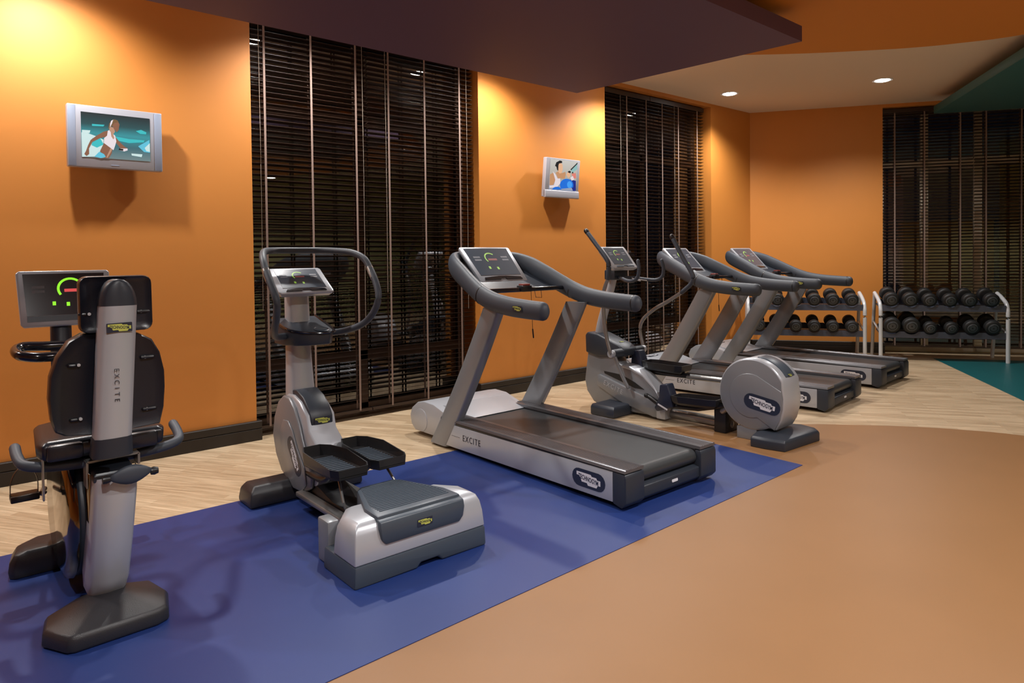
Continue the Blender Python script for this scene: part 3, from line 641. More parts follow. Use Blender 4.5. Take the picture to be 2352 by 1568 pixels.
    b = B(); b.loft([[(x * 1.06, (y - .1) * 1.06 + .1 - .002, z) for x, y, z in rg[0]], [(x * 1.03, (y - .1) * 1.03 + .1, z + .012) for x, y, z in rg[1]]]); b.done('post_boot', M_plastic, t, angle=70)
    rg = []
    for k in range(7):
        q = k / 6; z = 1.222 + .100 * math.sin(q * math.pi / 2); hw = .062 * math.cos(q * math.pi / 2 * .93); yy = .081 + .01 * q
        rg.append([(.036 - hw, yy + .085, z), (.036 - hw, yy + .02, z), (.036 - hw * .7, yy + .004, z), (.036, yy, z), (.036 + hw * .7, yy + .004, z), (.036 + hw, yy + .02, z), (.036 + hw, yy + .085, z)])
    b = B(); b.loft(rg); b.done('post_cap', M_plastic, t, angle=70)
    logo(t, (.030, .070, 1.142), (1, 0, .02), (0, .08, 1), .086, 'yellow')
    for k, ch in enumerate('EXCITE'): text(ch, .024, M_ink, po, (.014, .057, .985 - k * .0225), (0, -.03, -1), (1, 0, 0), .004)
    # back cushion and head cushion: shells with dished backs
    def cushion(name, ol, yb, yf, lean):
        cx = sum(p[0] for p in ol) / len(ol); cz = sum(p[1] for p in ol) / len(ol)
        rg = [[(cx + (x - cx) * k, y + (z - cz) * lean, cz + (z - cz) * k) for x, z in ol] for y, k in ((yb + .012, .80), (yb + .004, .93), (yb, .975), (yb + .010, 1.0), (yf - .02, 1.0), (yf, .93))]
        b = B(); b.loft(rg); return b.done(name, M_leather, t, angle=60)
    big = [(-.135, .738), (-.05, .728), (.08, .728), (.189, .735), (.205, .80), (.212, .88), (.212, .945), (.198, 1.02), (.170, 1.075), (.12, 1.105), (.0, 1.115), (-.07, 1.115), (-.115, 1.09), (-.155, 1.03), (-.178, .96), (-.184, .88), (-.178, .80), (-.165, .755)]
    bk = cushion('backrest', big, .19, .27, .07)
    hd = [(x + .045, z + 1.225) for x, z in rrect(.252, .218, .03, 4)]
    hk = cushion('headrest', hd, .185, .25, .05)
    for (x, z, p) in ((-.085, .998, bk), (.142, 1.005, bk), (-.085, .795, bk), (.142, .80, bk), (-.048, 1.19, hk), (.130, 1.19, hk)):
        yy = .19 + (z - (.92 if p is bk else 1.225)) * (.07 if p is bk else .05)
        b = B(); b.lathe([(.001, -.001), (.006, .0), (.006, .012)], (x, yy, z), (0, 1, 0), 10); b.done('screw', M_white, p)
        b = B(); b.tube([(x - .012, yy + .004, z), (x + .03 * (-1 if x < 0 else 1), yy + .006, z)], .007, 8, smooth=0); b.done('screw_slot', M_black, p)
    # side handles
    mir(lambda b, s: b.tube([(s * .05 + .02, .30, .595), (s * .16 + .02, .30, .602), (s * .235 + .02, .305, .612), (s * .275 + .02, .335, .622), (s * .287 + .02, .40, .640), (s * .288 + .02, .47, .660)], .0195, 14), 'seat_handle', M_grip, t, angle=70)
    # pedals with straps and cranks
    for s, y, z in ((-1, .66, .41), (1, 1.06, .33)):
        b = B(); b.box(min(s * .175, s * .275), max(s * .175, s * .275), y - .035, y + .035, z - .014, z + .014); p = b.done('pedal', M_black, t, bevel=.005)
        b = B(); b.tube([(s * .178, y, z + .01), (s * .180, y, z + .07), (s * .20, y, z + .115), (s * .225, y, z + .125), (s * .25, y, z + .112), (s * .270, y, z + .07), (s * .274, y, z + .01)], .0022, 6, .012, 4, up=(0, 1, 0)); b.done('pedal_strap', M_black, p)
        b = B(); b.tube([(s * .165, y, z), (s * .135, .865, .37)], .012, 8, smooth=0); b.tube([(s * .175, y, z), (s * .155, y, z)], .009, 8, smooth=0); b.done('crank', M_steel, t)
    # console mast and console
    b = B(); b.tube([(-.035, .88, .50), (-.03, 1.06, .80), (-.02, 1.165, 1.09)], .045, 12, .035, 4, up=(0, 1, 0)); b.done('mast', M_plastic, t)
    b = B(); b.tube([(-.02, .95, 1.0), (-.12, .93, 1.005), (-.195, .92, 1.01), (-.225, .88, 1.0), (-.215, .80, .985), (-.16, .77, .975), (-.09, .78, .972)], .022, 12, smooth=4); b.done('front_handle', M_gloss, t)
    b = B(); b.tube([(-.02, .95, 1.0), (.10, .93, 1.005), (.175, .92, 1.01), (.20, .88, 1.0), (.19, .80, .985), (.13, .77, .975), (.07, .78, .972)], .022, 12, smooth=4); b.done('front_handle', M_gloss, t)
    rootc = console(t, (.0, 1.10, 1.082), (.0, 1.18, 1.347), .372, .392, .05, lip=False, bright=True)
    return t
recline()

# ================================================================ ELLIPTICAL
def elliptical():
    t = thing('elliptical_trainer', 'silver elliptical cross trainer with round flywheel housing and black pedals', 'exercise machine', (4.80, 2.45, .003), R(2.6))
    # rear foot
    ol = [(-.29, .215), (-.29, .11), (-.265, -.03), (.20, -.075), (.265, -.02), (.30, .10), (.27, .17), (-.15, .25)]
    rg = [[(x * k, (y - .08) * k + .08, z) for x, y in ol] for z, k in ((0, 1.0), (.06, 1.0), (.078, .95), (.09, .75))]
    b = B(); b.loft(rg); b.done('rear_foot', M_plastic, t, bevel=.006, angle=50)
    b = B(); b.prism('x', [(.25, 0), (.41, 0), (.41, .09), (.25, .12)], -.13, .13); b.done('housing_base', M_silverd, t, bevel=.006)
    # flywheel housing
    C = (.285, .345); r = .268; out = []
    for a in range(35, 320, 9): out.append((C[0] + r * math.cos(R(a)), C[1] + r * math.sin(R(a))))
    out = [(C[0] - (p[0] - C[0]), p[1]) for p in out]      # flat side to -y
    arc = []
    for a in range(-40, 215, 8):                          # from lower rear over the front and top
        arc.append((C[0] + r * math.cos(R(a)), C[1] + r * math.sin(R(a))))
    rear = []
    pts = [(C[0] + r * math.cos(R(a)), C[1] + r * math.sin(R(a))) for a in range(-120, 155, 7)] + [(.045, .42), (.032, .34), (.036, .26), (.06, .17), (.10, .10)]
    b = B(); b.prism('x', pts, -.135, .135); b.done('flywheel_housing', M_silver, t, bevel=.014, bang=30, angle=60)
    ip = [(C[0] + (p[0] - C[0]) * .955, C[1] + (p[1] - C[1]) * .955) for p in pts]
    mir(lambda b, s: b.prism('x', ip, s * .133, s * .139), 'side_cover', M_silverd, t, bevel=.004, bang=50)
    inl = [(C[0] + .01 + .165 * math.cos(R(a)), C[1] - .01 + .165 * math.sin(R(a))) for a in range(-110, 120, 10)] + [(.055, .395), (.045, .30), (.062, .19), (.105, .105)]
    mir(lambda b, s: b.prism('x', inl, s * .138, s * .146), 'side_cover_inlay', M_silverd, t, bevel=.005, bang=50, angle=60)
    cap = [(C[0] + (r + d) * math.cos(R(a)), C[1] + (r + d) * math.sin(R(a))) for d, rng in ((.006, range(92, 156, 8)), (-.01, range(148, 91, -8))) for a in rng]
    b = B(); b.prism('x', cap, -.062, .075); b.done('housing_cap', M_slate, t, bevel=.003)
    ang = R(146); co = (.004, C[0] + (r + .0065) * math.cos(ang), C[1] + (r + .0065) * math.sin(ang)); logo(t, co, (1, 0, 0), (0, math.sin(ang), -math.cos(ang)), .055, 'yellow')
    logo(t, (-.1465, .20, .285), (0, -.96, -.15), (0, -.15, .96), .285, 'oval')
    b = B(); b.lathe([(.03, 0), (.03, .02), (.02, .03)], (.135, .1, .28), (1, 0, 0), 16); b.done('axle_cap', M_black, t)
    b = B(); b.box(-.10, .10, .52, .62, .0, .19); b.done('beam_bracket', M_black, t, bevel=.006)
    b = B(); b.tube([(0, .55, .055), (0, 1.15, .055)], .042, 16, smooth=0); b.done('beam', M_steel, t)
    # front frame body
    body = [(1.10, .025), (1.10, .125), (1.20, .24), (1.32, .345), (1.45, .40), (1.56, .43), (1.62, .47), (1.66, .60), (1.80, .655), (1.90, .655), (1.935, .50), (1.975, .24), (1.95, .14), (1.87, .05), (1.78, .02), (1.5, .015)]
    b = B(); b.prism('x', body, -.075, .075); b.done('frame_body', M_silverd, t, bevel=.014, bang=30, angle=60)
    lower = [(1.085, .02), (1.085, .125), (1.78, .315), (1.81, .30), (1.81, .21), (1.55, .10), (1.2, .018)]
    mir(lambda b, s: b.prism('x', lower, s * .073, s * .10), 'lower_fairing', M_silverd, t, bevel=.010, bang=40)
    b = B(); b.prism('x', [(1.07, .015), (1.07, .13), (1.16, .15), (1.16, .015)], -.105, .105); b.done('frame_end', M_silver, t, bevel=.008)
    mir(lambda b, s: b.prism('x', [(1.30, .235), (1.40, .235), (1.735, .325), (1.74, .345), (1.55, .335), (1.40, .285)], s * .07, s * .078), 'crank_slot', M_black, t, smooth=False)
    b = B(); b.loft([[(-.08, y, z), (.08, y, z), (.08, y, z - .03), (-.08, y, z - .03)] for y, z in ((1.13, .17), (1.20, .27), (1.32, .365), (1.45, .415), (1.54, .425))]); b.done('hump_cover', M_silver, t, bevel=.01, angle=60)
    text('EXCITE', .060, M_silver, t, (-.1005, 1.62, .215), (0, -.955, -.29), (0, -.29, .955), .001, spacing=1.35, sx=.9)
    b = B(); b.tube([(0, 1.93, .60), (0, 1.985, .30), (0, 1.95, .12), (0, 1.85, .04)], .02, 10, .02, 4); b.done('front_strip', M_steel, t)
    # top cap with pivot axle
    cp = [(1.50, .50), (1.50, .56), (1.56, .60), (1.80, .68), (1.92, .69), (1.945, .66), (1.94, .50), (1.80, .47)]
    b = B(); b.prism('x', cp, -.10, .10); b.done('pivot_cap', M_plastic, t, bevel=.016, bang=30, angle=60)
    logo(t, (.0, 1.60, .6145), (1, 0, 0), (0, .95, .30), .06, 'yellow')
    b = B(); b.tube([(-.20, 1.535, .535), (.20, 1.535, .535)], .036, 16, smooth=0); b.done('pivot_axle', M_plastic, t)
    mir(lambda b, s: b.lathe([(.030, -.01), (.034, 0), (.034, .045), (.028, .052)], (s * .195, 1.535, .535), (s, 0, 0), 18), 'pivot_hub', M_silver, t)
    # front feet
    rg = [[(x * k, (y - 1.57) * k + 1.57, z) for x, y in ((-.32, 1.44), (.32, 1.44), (.32, 1.70), (-.32, 1.70))] for z, k in ((0, 1), (.07, 1), (.095, .95))]
    b = B(); b.loft(rg); b.done('front_foot', M_plastic, t, bevel=.010)
    # levers: left one forward, right one back
    def lever(s, pts, nlow):
        b = B(); b.tube(pts[:nlow], .0165, 12, smooth=6); b.done('lever_arm', M_steel, t)
        b = B(); b.tube(pts[nlow - 1:], .0195, 12, smooth=6); g = b.done('lever_grip', M_grip, t)
        a = Vector(pts[-1]); d = (a - Vector(pts[-2])).normalized(); b = B(); b.tube([a, a + d * .02], .0215, 12, smooth=0); b.done('grip_end', M_black, g)
    lever(-1, [(-.245, 1.53, .545), (-.246, 1.575, .70), (-.248, 1.60, .90), (-.25, 1.595, 1.07), (-.252, 1.545, 1.19), (-.255, 1.530, 1.30), (-.258, 1.56, 1.37), (-.26, 1.66, 1.48), (-.262, 1.765, 1.595)], 5)
    lever(1, [(.235, 1.535, .55), (.238, 1.57, .70), (.242, 1.54, .80), (.248, 1.42, .90), (.255, 1.29, .97), (.262, 1.14, 1.06), (.265, 1.055, 1.13), (.266, 1.03, 1.19), (.267, 1.055, 1.25), (.268, 1.13, 1.36), (.27, 1.235, 1.535)], 6)
    # lever links down to pedals
    b = B(); b.tube([(-.20, 1.53, .53), (-.17, 1.47, .36), (-.15, 1.42, .25)], .016, 10); b.done('lever_link', M_silverd, t)
    b = B(); b.tube([(.20, 1.53, .53), (.17, 1.55, .45), (.15, 1.56, .40)], .016, 10); b.done('lever_link', M_silverd, t)
    # mast, console, fixed bars
    b = B(); b.tube([(0, 1.86, .62), (0, 1.82, .80), (0, 1.73, 1.05), (0, 1.665, 1.25)], [.052, .046, .040, .036], 14, [.040, .036, .034, .03], 5, up=(0, 1, 0)); b.done('mast', M_silver, t)
    b = B(); b.box(-.09, .09, 1.60, 1.72, 1.17, 1.26); b.done('console_neck', M_plastic, t, bevel=.012)
    console(t, (0, 1.535, 1.275), (0, 1.70, 1.468), .335, .350, .05, dark=True)
    for s in (-1, 1):
        b = B(); b.tube([(s * .02, 1.60, 1.19), (s * .09, 1.52, 1.185), (s * .15, 1.42, 1.17), (s * .175, 1.34, 1.17), (s * .18, 1.285, 1.20), (s * .178, 1.27, 1.27), (s * .172, 1.285, 1.34)], .0155, 12, smooth=5); b.done('fixed_handle', M_grip, t)
    b = B(); b.tube([(.03, 1.50, 1.185), (.07, 1.44, 1.16), (.02, 1.42, 1.175), (.08, 1.38, 1.165)], .004, 6, smooth=4); b.done('sensor_wire', M_white, t)
    # pedals
    def pedal(s, y0, z, yf, slope):
        cx = s * .105
        def q(x, y, zz): return (cx + x, y0 + y, z + zz + slope * y)
        ol = [(-.075, 0), (.075, 0), (.085, .06), (.085, .33), (.06, .40), (-.06, .40), (-.085, .33), (-.085, .06)]; n = len(ol)
        b = B(); b.loft([[q(x * .85, (y - .2) * .9 + .2, -.02) for x, y in ol], [q(x, y, .0) for x, y in ol], [q(x, y, .012) for x, y in ol]]); p = b.done('pedal', M_black, t, bevel=.003)
        b = B(); v = [q(x, y, .0) for x, y in ol] + [q(x * 1.08, (y - .2) * 1.05 + .2, .05) for x, y in ol] + [q(x * 1.0, (y - .2) * 1.0 + .2, .05) for x, y in ol] + [q(x * .92, (y - .2) * .95 + .2, .010) for x, y in ol]
        b.quadset(v, [(k * n + i, k * n + (i + 1) % n, (k + 1) * n + (i + 1) % n, (k + 1) * n + i) for k in range(3) for i in range(n)]); b.done('pedal_rim', M_black, p, smooth=False)
        b = B(); b.prism('x', [q(0, .40, -.05)[1:], q(0, .56, -.10)[1:], q(0, .585, -.07)[1:], q(0, .54, .02)[1:], q(0, .53, .125)[1:], q(0, .46, .135)[1:], q(0, .42, .03)[1:]], cx - .05, cx + .05); k = b.done('pedal_bracket', M_navy, t, bevel=.010)
        flat('bracket_mark', M_label, k, (cx - .0505, q(0, .50, -.055)[1], q(0, .5, -.055)[2]), (0, -.93, -.35), (0, -.35, .93), rrect(.10, .014, .002), .001)
        b = B(); b.tube([q(0, .50, -.05), q(0, .2, -.045), (cx, .42, C[1] - .10 if s < 0 else C[1] + .03)], .022, 12, smooth=0); b.done('pedal_rod', M_black, t)
        b = B(); b.tube([q(0, -.02, -.042), (cx, .45, C[1] - .097 if s < 0 else C[1] + .03)], .0235, 12, smooth=0); b.done('rod_sleeve', M_steel, t)
        b = B(); b.tube([q(0, .54, -.06), (cx * .75, yf, z + slope * .5 - .01), (s * .09, yf + .02, z + slope * .5)], .02, 10, smooth=4); b.done('pedal_link', M_black, t)
    pedal(-1, .56, .215, 1.25, -.05)
    pedal(1, 1.00, .405, 1.62, .01)
    return t
elliptical()

# ================================================================ DUMBBELL RACKS
F = Vector((10.118, 2.471, 0)); RZ = math.atan2(U.y, U.x)
TILT = R(15)
def rack(label, s1, wid, cents):
    """origin: front leg foot on the -u end; x along the shelves, +y towards the wall"""
    o = F + U * (s1 - wid); t = thing('dumbbell_rack', label, 'dumbbell rack', (o.x, o.y, .003), RZ, 'two-shelf dumbbell racks')
    for x in (0, wid):
        b = B(); b.tube([(x, 0, 0.0), (x, 0, .40), (x, .0, .60), (x, .015, .67), (x, .06, .735), (x, .20, .80), (x, .34, .845)], .0235, 14, smooth=5, round_ends=False); b.done('front_leg', M_white, t)
        b = B(); b.tube([(x, .50, 0.0), (x, .42, .42), (x, .335, .84)], .022, 14, smooth=3, round_ends=False); b.done('rear_leg', M_white, t)
        b = B(); b.tube([(x, .01, .36), (x, .42, .46)], .014, 10, smooth=0); b.done('brace', M_white, t)
    for z0, cs in zip((.675, .335), cents):
        dz = math.tan(TILT); b = B()
        b.prism('x', [(.0, z0 - .045), (.012, z0 - .045), (.36, z0 + .36 * dz - .075), (.36, z0 + .36 * dz - .065), (.0, z0 - .035)], .02, wid - .02); sh = b.done('shelf', M_shelf, t, smooth=False)
        pts = []
        for k in range(121):
            x = .02 + (wid - .04) * k / 120; h = z0 + .035
            for c_, r_, zc in cs:
                if abs(x - c_) < r_ + .004: h = min(h, zc - math.sqrt(max(0, (r_ + .004) ** 2 - (x - c_) ** 2)) - .002)
            pts.append((x, max(h, z0 - .030)))
        for y0 in (-.004, .27):
            b = B(); up = y0 * dz if y0 > 0 else 0
            b.prism('y', [(.02, z0 - .045 + up), (wid - .02, z0 - .045 + up)] + [(x, z + up) for x, z in pts[::-1]], y0, y0 + .006); b.done('cradle', M_shelf, sh, smooth=False)
    return t
ROWS = {'bt': ((-1.292, -1.073, -.857, -.630, -.413, -.178), .768, (.092, .092, .086, .086, .086, .088)),
        'bb': ((-1.284, -1.063, -.850, -.615, -.391, -.164), .425, (.102, .102, .078, .078, .090, .092)),
        'ot': ((-1.754, -1.982, -2.205, -2.43, -2.66, -2.895), .768, (.084,) * 6),
        'ob': ((-1.754, -1.982, -2.206, -2.433, -2.671, -2.89), .425, (.078,) * 6)}
def cents(k, s1, wid): return [(s - (s1 - wid), r_, z + r_ - .085) for s, r_, z in [(a, b_, ROWS[k][1]) for a, b_ in zip(ROWS[k][0], ROWS[k][2])]]
rack('two-shelf rack with white legs standing on the teal floor by the blinds', 0.0, 1.415, [cents('bt', 0, 1.415), cents('bb', 0, 1.415)])
rack('two-shelf rack with white legs standing against the orange wall', -1.60, 1.43, [cents('ot', -1.6, 1.43), cents('ob', -1.6, 1.43)])

def dumbbell(label, s, n0, z, rad, group, sm=1.0):
    o = F + U * s + N * n0
    t = thing('dumbbell', label, 'dumbbell', (o.x, o.y, z), 0, group)
    t.rotation_euler = (Matrix.Rotation(RZ, 3, 'Z') @ Matrix.Rotation(TILT, 3, 'X')).to_euler()
    hl = .085 * (rad / .09) ** .5; gap = .13
    b = B(); b.lathe([(.016, 0), (.017, hl + .02), (.019, hl + gap * .5), (.017, hl + gap - .02), (.016, hl * 2 + gap - .005)], (0, 0, 0), (0, 1, 0), 14); b.done('handle', M_steel, t)
    for k in (0, 1):
        y0 = 0 if k == 0 else hl + gap
        b = B(); b.lathe([(rad * .72, 0), (rad * .80, .002), (rad * .97, .012), (rad, .022), (rad, hl - .014), (rad * .95, hl - .004), (rad * .80, hl)], (0, y0, 0), (0, 1, 0), 26); b.done('head', M_rubber, t, angle=50)
    b = B(); b.lathe([(.001, -.0035), (rad * .58, -.003), (rad * .64, 0), (rad * .64, .003)], (0, 0, 0), (0, 1, 0), 24); e = b.done('end_plate', M_dbend, t, angle=50)
    b = B(); b.lathe([(rad * .40, 0), (rad * .42, -.003), (rad * .47, -.003), (rad * .49, 0)], (0, -.003, 0), (0, 1, 0), 22); b.done('plate_ring', M_rubber, e)
    b = B(); b.lathe([(.001, -.002), (rad * .10, -.002), (rad * .12, .002)], (0, -.003, 0), (0, 1, 0), 12); b.done('plate_bolt', M_rubber, e)
    return t
ORD = ('first', 'second', 'third', 'fourth', 'fifth', 'sixth')
def row(ss, z, rads, fmt, group):
    for k, (s, r_) in enumerate(zip(ss, rads)):
        dumbbell(fmt % ORD[k], s, -.03, z + r_ - .085, r_, group)
row(*ROWS['bt'], 'black dumbbell, %s on upper shelf by the blinds, counting from the orange wall', 'dumbbells on the rack by the blinds')
row(*ROWS['bb'], 'black dumbbell, %s on lower shelf by the blinds, counting from the orange wall', 'dumbbells on the rack by the blinds')
row(*ROWS['ot'], 'black dumbbell, %s on upper shelf at the orange wall, counting from the blinds', 'dumbbells on the rack at the orange wall')
row(*ROWS['ob'], 'black dumbbell, %s on lower shelf at the orange wall, counting from the blinds', 'dumbbells on the rack at the orange wall')

# ================================================================ WALL SCREENS
def pic(parent, name, m, pts, o, xd, yd, sx, sy, lift):
    return flat(name, m, parent, o, xd, yd, [((p[0] - .5) * sx, (.5 - p[1]) * sy) for p in pts], .0004, lift)
def emi(name, c, s=.75):
    s *= .6
    return mat(name, tuple(q * .3 for q in c), .4, emit=c, estr=s)
def tv_large():
    t = thing('wall_screen', 'larger silver wall screen showing a woman running in a white top', 'television', (.98, 5.205, 2.211))
    b = B(); b.box(-.279, .279, 0, .055, -.2015, .2015); b.done('casing', M_tv, t, bevel=.006)
    b = B(); b.loft([[(-.20, .05, -.15), (.20, .05, -.15), (.20, .05, .15), (-.20, .05, .15)], [(-.13, .10, -.10), (.13, .10, -.10), (.13, .10, .10), (-.13, .10, .10)]]); b.done('back_shell', M_tv, t, bevel=.01)
    mir(lambda b, s: b.box(min(s * .232, s * .274), max(s * .232, s * .274), -.003, .01, -.196, .196), 'speaker_strip', M_tv2, t, bevel=.002)
    b = B(); b.box(-.05, .05, .09, .112, -.05, .05); b.done('wall_bracket', M_bracket, t, bevel=.005)
    b = B(); b.box(-.035, .012, -.002, .004, -.182, -.178); b.done('name_strip', M_tv2, t)
    m = screen_mat('picture_teal', [(0.0, (.16, .24, .25)), (.28, (.035, .14, .17)), (.55, (.03, .30, .34)), (.74, (.012, .075, .085)), (1.0, (.008, .018, .022))], 2, .5, .0)
    o = (.0, -.0012, .010); xd = (1, 0, 0); yd = (0, 0, 1); sx, sy = .405, .292
    s = flat('screen', m, t, o, xd, yd, [(-sx / 2, -sy / 2), (sx / 2, -sy / 2), (sx / 2, sy / 2), (-sx / 2, sy / 2)], .0015)
    # picture coordinates read off the photograph: zoomed pixels to 0..1
    def uv(x, y): u_ = (x - 345) / 815; top = 270 + (x - 345) * .105; bot = 832 + (x - 345) * .07; return (u_, (y - top) / (bot - top))
    skin = emi('pic_skin', (.22, .10, .06)); skin2 = emi('pic_skin_light', (.42, .24, .16)); wht = emi('pic_white', (.66, .60, .64), .8); hair = emi('pic_hair', (.16, .09, .04)); teal = emi('pic_teal', (.04, .42, .45), .8); pale = emi('pic_pale', (.50, .66, .66), .8); blk = emi('pic_black', (.01, .01, .012)); blu = emi('pic_blue', (.10, .45, .60), .8)
    P = [('blur', pale, ((348, 530), (420, 540), (520, 580), (600, 620), (590, 730), (500, 830), (350, 835))), ('blur', teal, ((470, 600), (560, 600), (600, 680), (520, 720), (460, 690))),
         ('blur', pale, ((355, 500), (450, 505), (440, 540), (355, 540))), ('blur', teal, ((470, 425), (615, 435), (600, 455), (470, 450))), ('blur', teal, ((985, 510), (1050, 495), (1115, 525), (1110, 550), (1040, 545))),
         ('blur', teal, ((740, 580), (900, 610), (1090, 625), (1080, 650), (900, 660), (760, 630))), ('blur', blu, ((1010, 700), (1150, 620), (1155, 780), (1080, 770))), ('blur', pale, ((1090, 720), (1155, 660), (1155, 770), (1110, 760))), ('blur', pale, ((925, 790), (1060, 800), (1050, 835), (930, 815))),
         ('arm', skin, ((655, 505), (600, 520), (520, 570), (450, 625), (420, 690), (395, 760), (375, 800), (400, 825), (430, 800), (430, 730), (470, 650), (560, 600), (650, 580))),
         ('arm', skin, ((735, 580), (790, 650), (850, 710), (880, 725), (860, 750), (800, 735), (745, 660))), ('baton', wht, ((780, 730), (880, 728), (880, 752), (840, 765), (780, 750))), ('glove', blk, ((775, 728), (830, 735), (825, 758), (775, 748))),
         ('waist', skin, ((600, 665), (705, 700), (690, 790), (655, 850), (600, 850), (555, 760))), ('waist_light', skin2, ((690, 700), (700, 740), (640, 845), (625, 840))), ('shorts', blu, ((545, 770), (600, 800), (620, 835), (560, 850), (490, 830))),
         ('top', wht, ((650, 510), (665, 500), (700, 540), (735, 570), (748, 640), (730, 700), (712, 750), (600, 660), (605, 600), (640, 570))), ('neckline', skin2, ((680, 500), (710, 540), (725, 600), (712, 615), (690, 580))),
         ('neck', skin2, ((665, 450), (720, 470), (735, 520), (715, 550), (670, 510))), ('face', skin, ((720, 400), (775, 400), (790, 430), (782, 470), (778, 500), (755, 528), (725, 490), (705, 450))), ('hair', hair, ((690, 385), (725, 365), (765, 378), (780, 400), (730, 410), (705, 450), (660, 480), (652, 500), (668, 420))), ('headband', wht, ((692, 385), (716, 370), (700, 420), (675, 470), (680, 420)))]
    for k, (nm, mm, pts) in enumerate(P): pic(s, nm, mm, [uv(*q) for q in pts], o, xd, yd, sx, sy, .0016 + k * .00012)
    return t
tv_large()
def tv_small():
    t = thing('wall_screen', 'smaller silver wall screen showing a man with a blue exercise ball', 'television', (5.16, 5.21, 2.215))
    t.rotation_euler = (R(6), 0, 0)
    b = B(); b.box(-.25, .25, 0, .055, -.205, .205); b.done('casing', M_tv, t, bevel=.008)
    b = B(); b.prism('x', [(-.018, -.205), (-.008, -.135), (.0, -.128), (.02, -.128), (.02, -.208), (.0, -.212)], -.25, .25); b.done('chin', M_tv, t, bevel=.006)
    b = B(); b.box(-.05, .05, .05, .10, -.05, .05); b.done('wall_bracket', M_bracket, t, bevel=.004)
    m = screen_mat('picture_room', [(0.0, (.30, .36, .50)), (.4, (.45, .42, .36)), (1.0, (.62, .60, .56))], 2, .5)
    o = (.005, -.0012, .032); xd = (1, 0, 0); yd = (0, 0, 1); sx, sy = .40, .315
    s = flat('screen', m, t, o, xd, yd, [(-sx / 2, -sy / 2), (sx / 2, -sy / 2), (sx / 2, sy / 2), (-sx / 2, sy / 2)], .0015)
    def uv(x, y): v = (y - 440) / 680; return ((x - (440 - 55 * v)) / 612, v - (x - 740) * .00012)
    skin = emi('pic_tan', (.50, .26, .13)); skinl = emi('pic_tan_light', (.70, .42, .26)); wht = emi('pic_white', (.66, .60, .64), .8); blk = emi('pic_black', (.01, .01, .012)); blu = emi('pic_ball', (.01, .14, .62), .8); bll = emi('pic_ball_light', (.05, .30, .80), .8); dk = emi('pic_navy', (.01, .02, .20), .8); red = emi('pic_coral', (.65, .20, .16)); tl = emi('pic_glass', (.25, .45, .45))
    P = [('stair', tl, ((880, 650), (1045, 500), (1040, 640), (920, 720))), ('beam', blk, ((880, 640), (1045, 480), (1045, 510), (890, 665))), ('people', dk, ((820, 860), (900, 880), (1000, 900), (1000, 1130), (930, 1135))), ('people', red, ((900, 740), (1000, 720), (1010, 840), (940, 850))), ('hair', blk, ((900, 730), (930, 690), (950, 730))),
         ('arm', skin, ((415, 760), (490, 720), (520, 800), (530, 900), (480, 1000), (400, 1000))), ('vest', wht, ((480, 690), (540, 760), (580, 850), (640, 850), (640, 960), (560, 1050), (400, 1060), (400, 1010), (500, 1000), (530, 880))), ('chest', skin, ((540, 720), (600, 690), (700, 740), (660, 850), (590, 850))),
         ('face', skinl, ((590, 540), (660, 500), (700, 540), (700, 640), (680, 720), (630, 740), (590, 680), (570, 600))), ('hair', blk, ((530, 570), (560, 490), (640, 445), (690, 460), (690, 500), (620, 515), (605, 560), (600, 680), (575, 660), (560, 590))), ('hand', skin, ((640, 740), (760, 700), (770, 760), (740, 860), (660, 850))), ('face', skinl, ((780, 760), (820, 690), (870, 700), (870, 800), (820, 840))), ('hair', blk, ((810, 700), (850, 670), (890, 690), (870, 730), (830, 715))), ('sleeve', wht, ((870, 830), (930, 790), (960, 870), (900, 900))),
         ('ball', blu, [(785 + 155 * math.cos(R(a)), 1000 + 145 * math.sin(R(a))) for a in range(-215, 36, 14)]), ('ball_light', bll, [(850 + 60 * math.cos(R(a)), 990 + 80 * math.sin(R(a))) for a in range(0, 360, 30)]), ('ball_small', blu, [(560 + 100 * math.cos(R(a)), 1100 - 65 * math.sin(R(a))) for a in range(0, 181, 18)])]
    for k, (nm, mm, pts) in enumerate(P): pic(s, nm, mm, [(min(max(u_, 0), 1), min(max(v_, 0), 1)) for u_, v_ in [uv(*q) for q in pts]], o, xd, yd, sx, sy, .0016 + k * .00012)
    return t
tv_small()

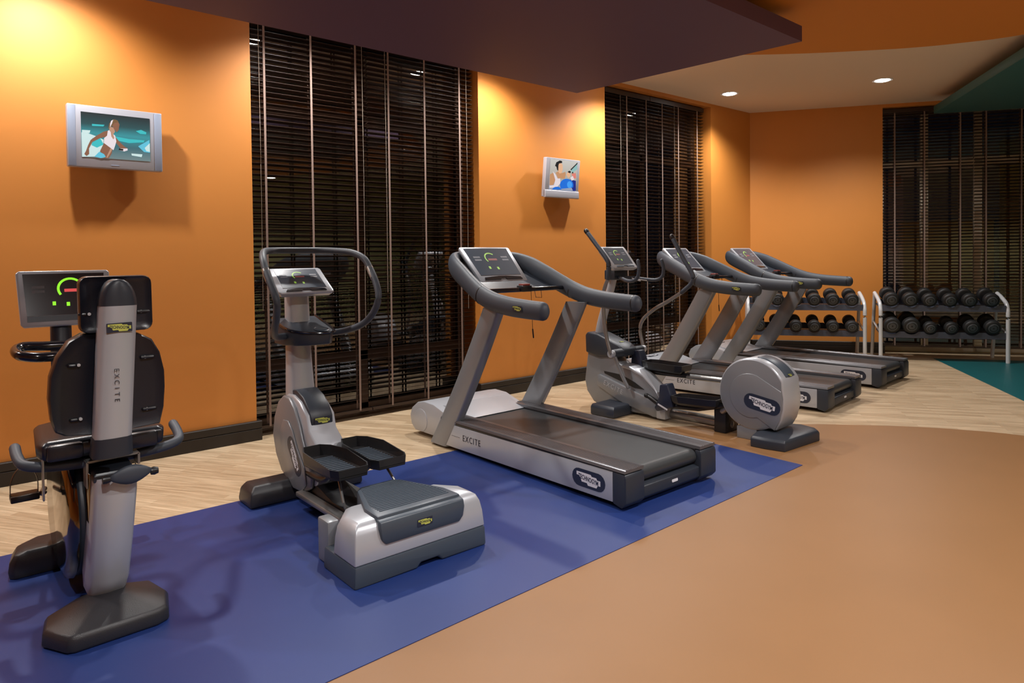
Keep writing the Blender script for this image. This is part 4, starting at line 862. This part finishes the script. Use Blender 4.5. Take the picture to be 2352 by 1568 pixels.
# ================================================================ OUTSIDE THE WINDOWS
b = B(); b.prism('z', [(-8, WY + WT), (9.2, WY + WT), (14, -2), (26, -2), (26, 16), (-8, 16)], -.12, -.07); struct(b.done('ground_terrace', M_ground, smooth=False))
b = B(); b.box(-8, 9.6, 7.9, 8.1, -.1, 4.6); struct(b.done('wall_courtyard', M_extwall, smooth=False))
def shrub(x, y, h, r_, nl, label):
    t = thing('shrub', label, 'shrub', (x, y, -.07), 0, 'shrubs outside the windows')
    b = B()
    for k in range(5): b.tube([(0, 0, 0), (random.uniform(-.1, .1), random.uniform(-.1, .1), h * .5), (random.uniform(-r_, r_) * .6, random.uniform(-r_, r_) * .6, h * .9)], .012, 5, smooth=2)
    b.done('stems', M_stem, t)
    b = B()
    for k in range(nl):
        a = random.uniform(0, 6.28); rr = r_ * math.sqrt(random.random()); z = h * random.uniform(.12, 1); c = Vector((rr * math.cos(a), rr * math.sin(a), z))
        d = Vector((math.cos(a), math.sin(a), random.uniform(-.4, .8))).normalized(); sd = d.cross(Vector((0, 0, 1))).normalized() * random.uniform(.012, .028); L = random.uniform(.09, .20)
        b.quadset([c, c + d * L * .5 + sd, c + d * L, c + d * L * .5 - sd], [(0, 1, 2, 3)])
    b.done('foliage', M_leaf, t, smooth=False); return t
for k, (x, h, r_) in enumerate(((2.15, 1.3, .30), (3.15, 1.1, .29), (4.15, 1.5, .31), (5.15, 1.25, .30), (6.5, 1.4, .30), (7.5, 1.2, .30), (8.5, 1.4, .30))):
    shrub(x, 6.35 + .1 * (k % 2), h, r_, 1100, 'leafy green shrub outside the window behind the %s' % ('treadmill on the blue floor' if k < 4 else 'elliptical cross trainer'))
b = B(); b.box(4.55, 6.3, 7.6, 7.9, -.1, 2.55); struct(b.done('wall_orange_reflection_standin', M_wall, smooth=False))  # added wall; its orange stands in for the room reflected in the pane
b = B(); fbox(b, 2.55, 3.9, 2.5, 2.7, -.1, 1.9); fbox(b, 4.05, 7.0, 2.5, 2.7, -.1, 3.2); struct(b.done('wall_racks_reflection_standin', M_wallfar, smooth=False))  # invented walls imitating orange reflections in the rack-side window
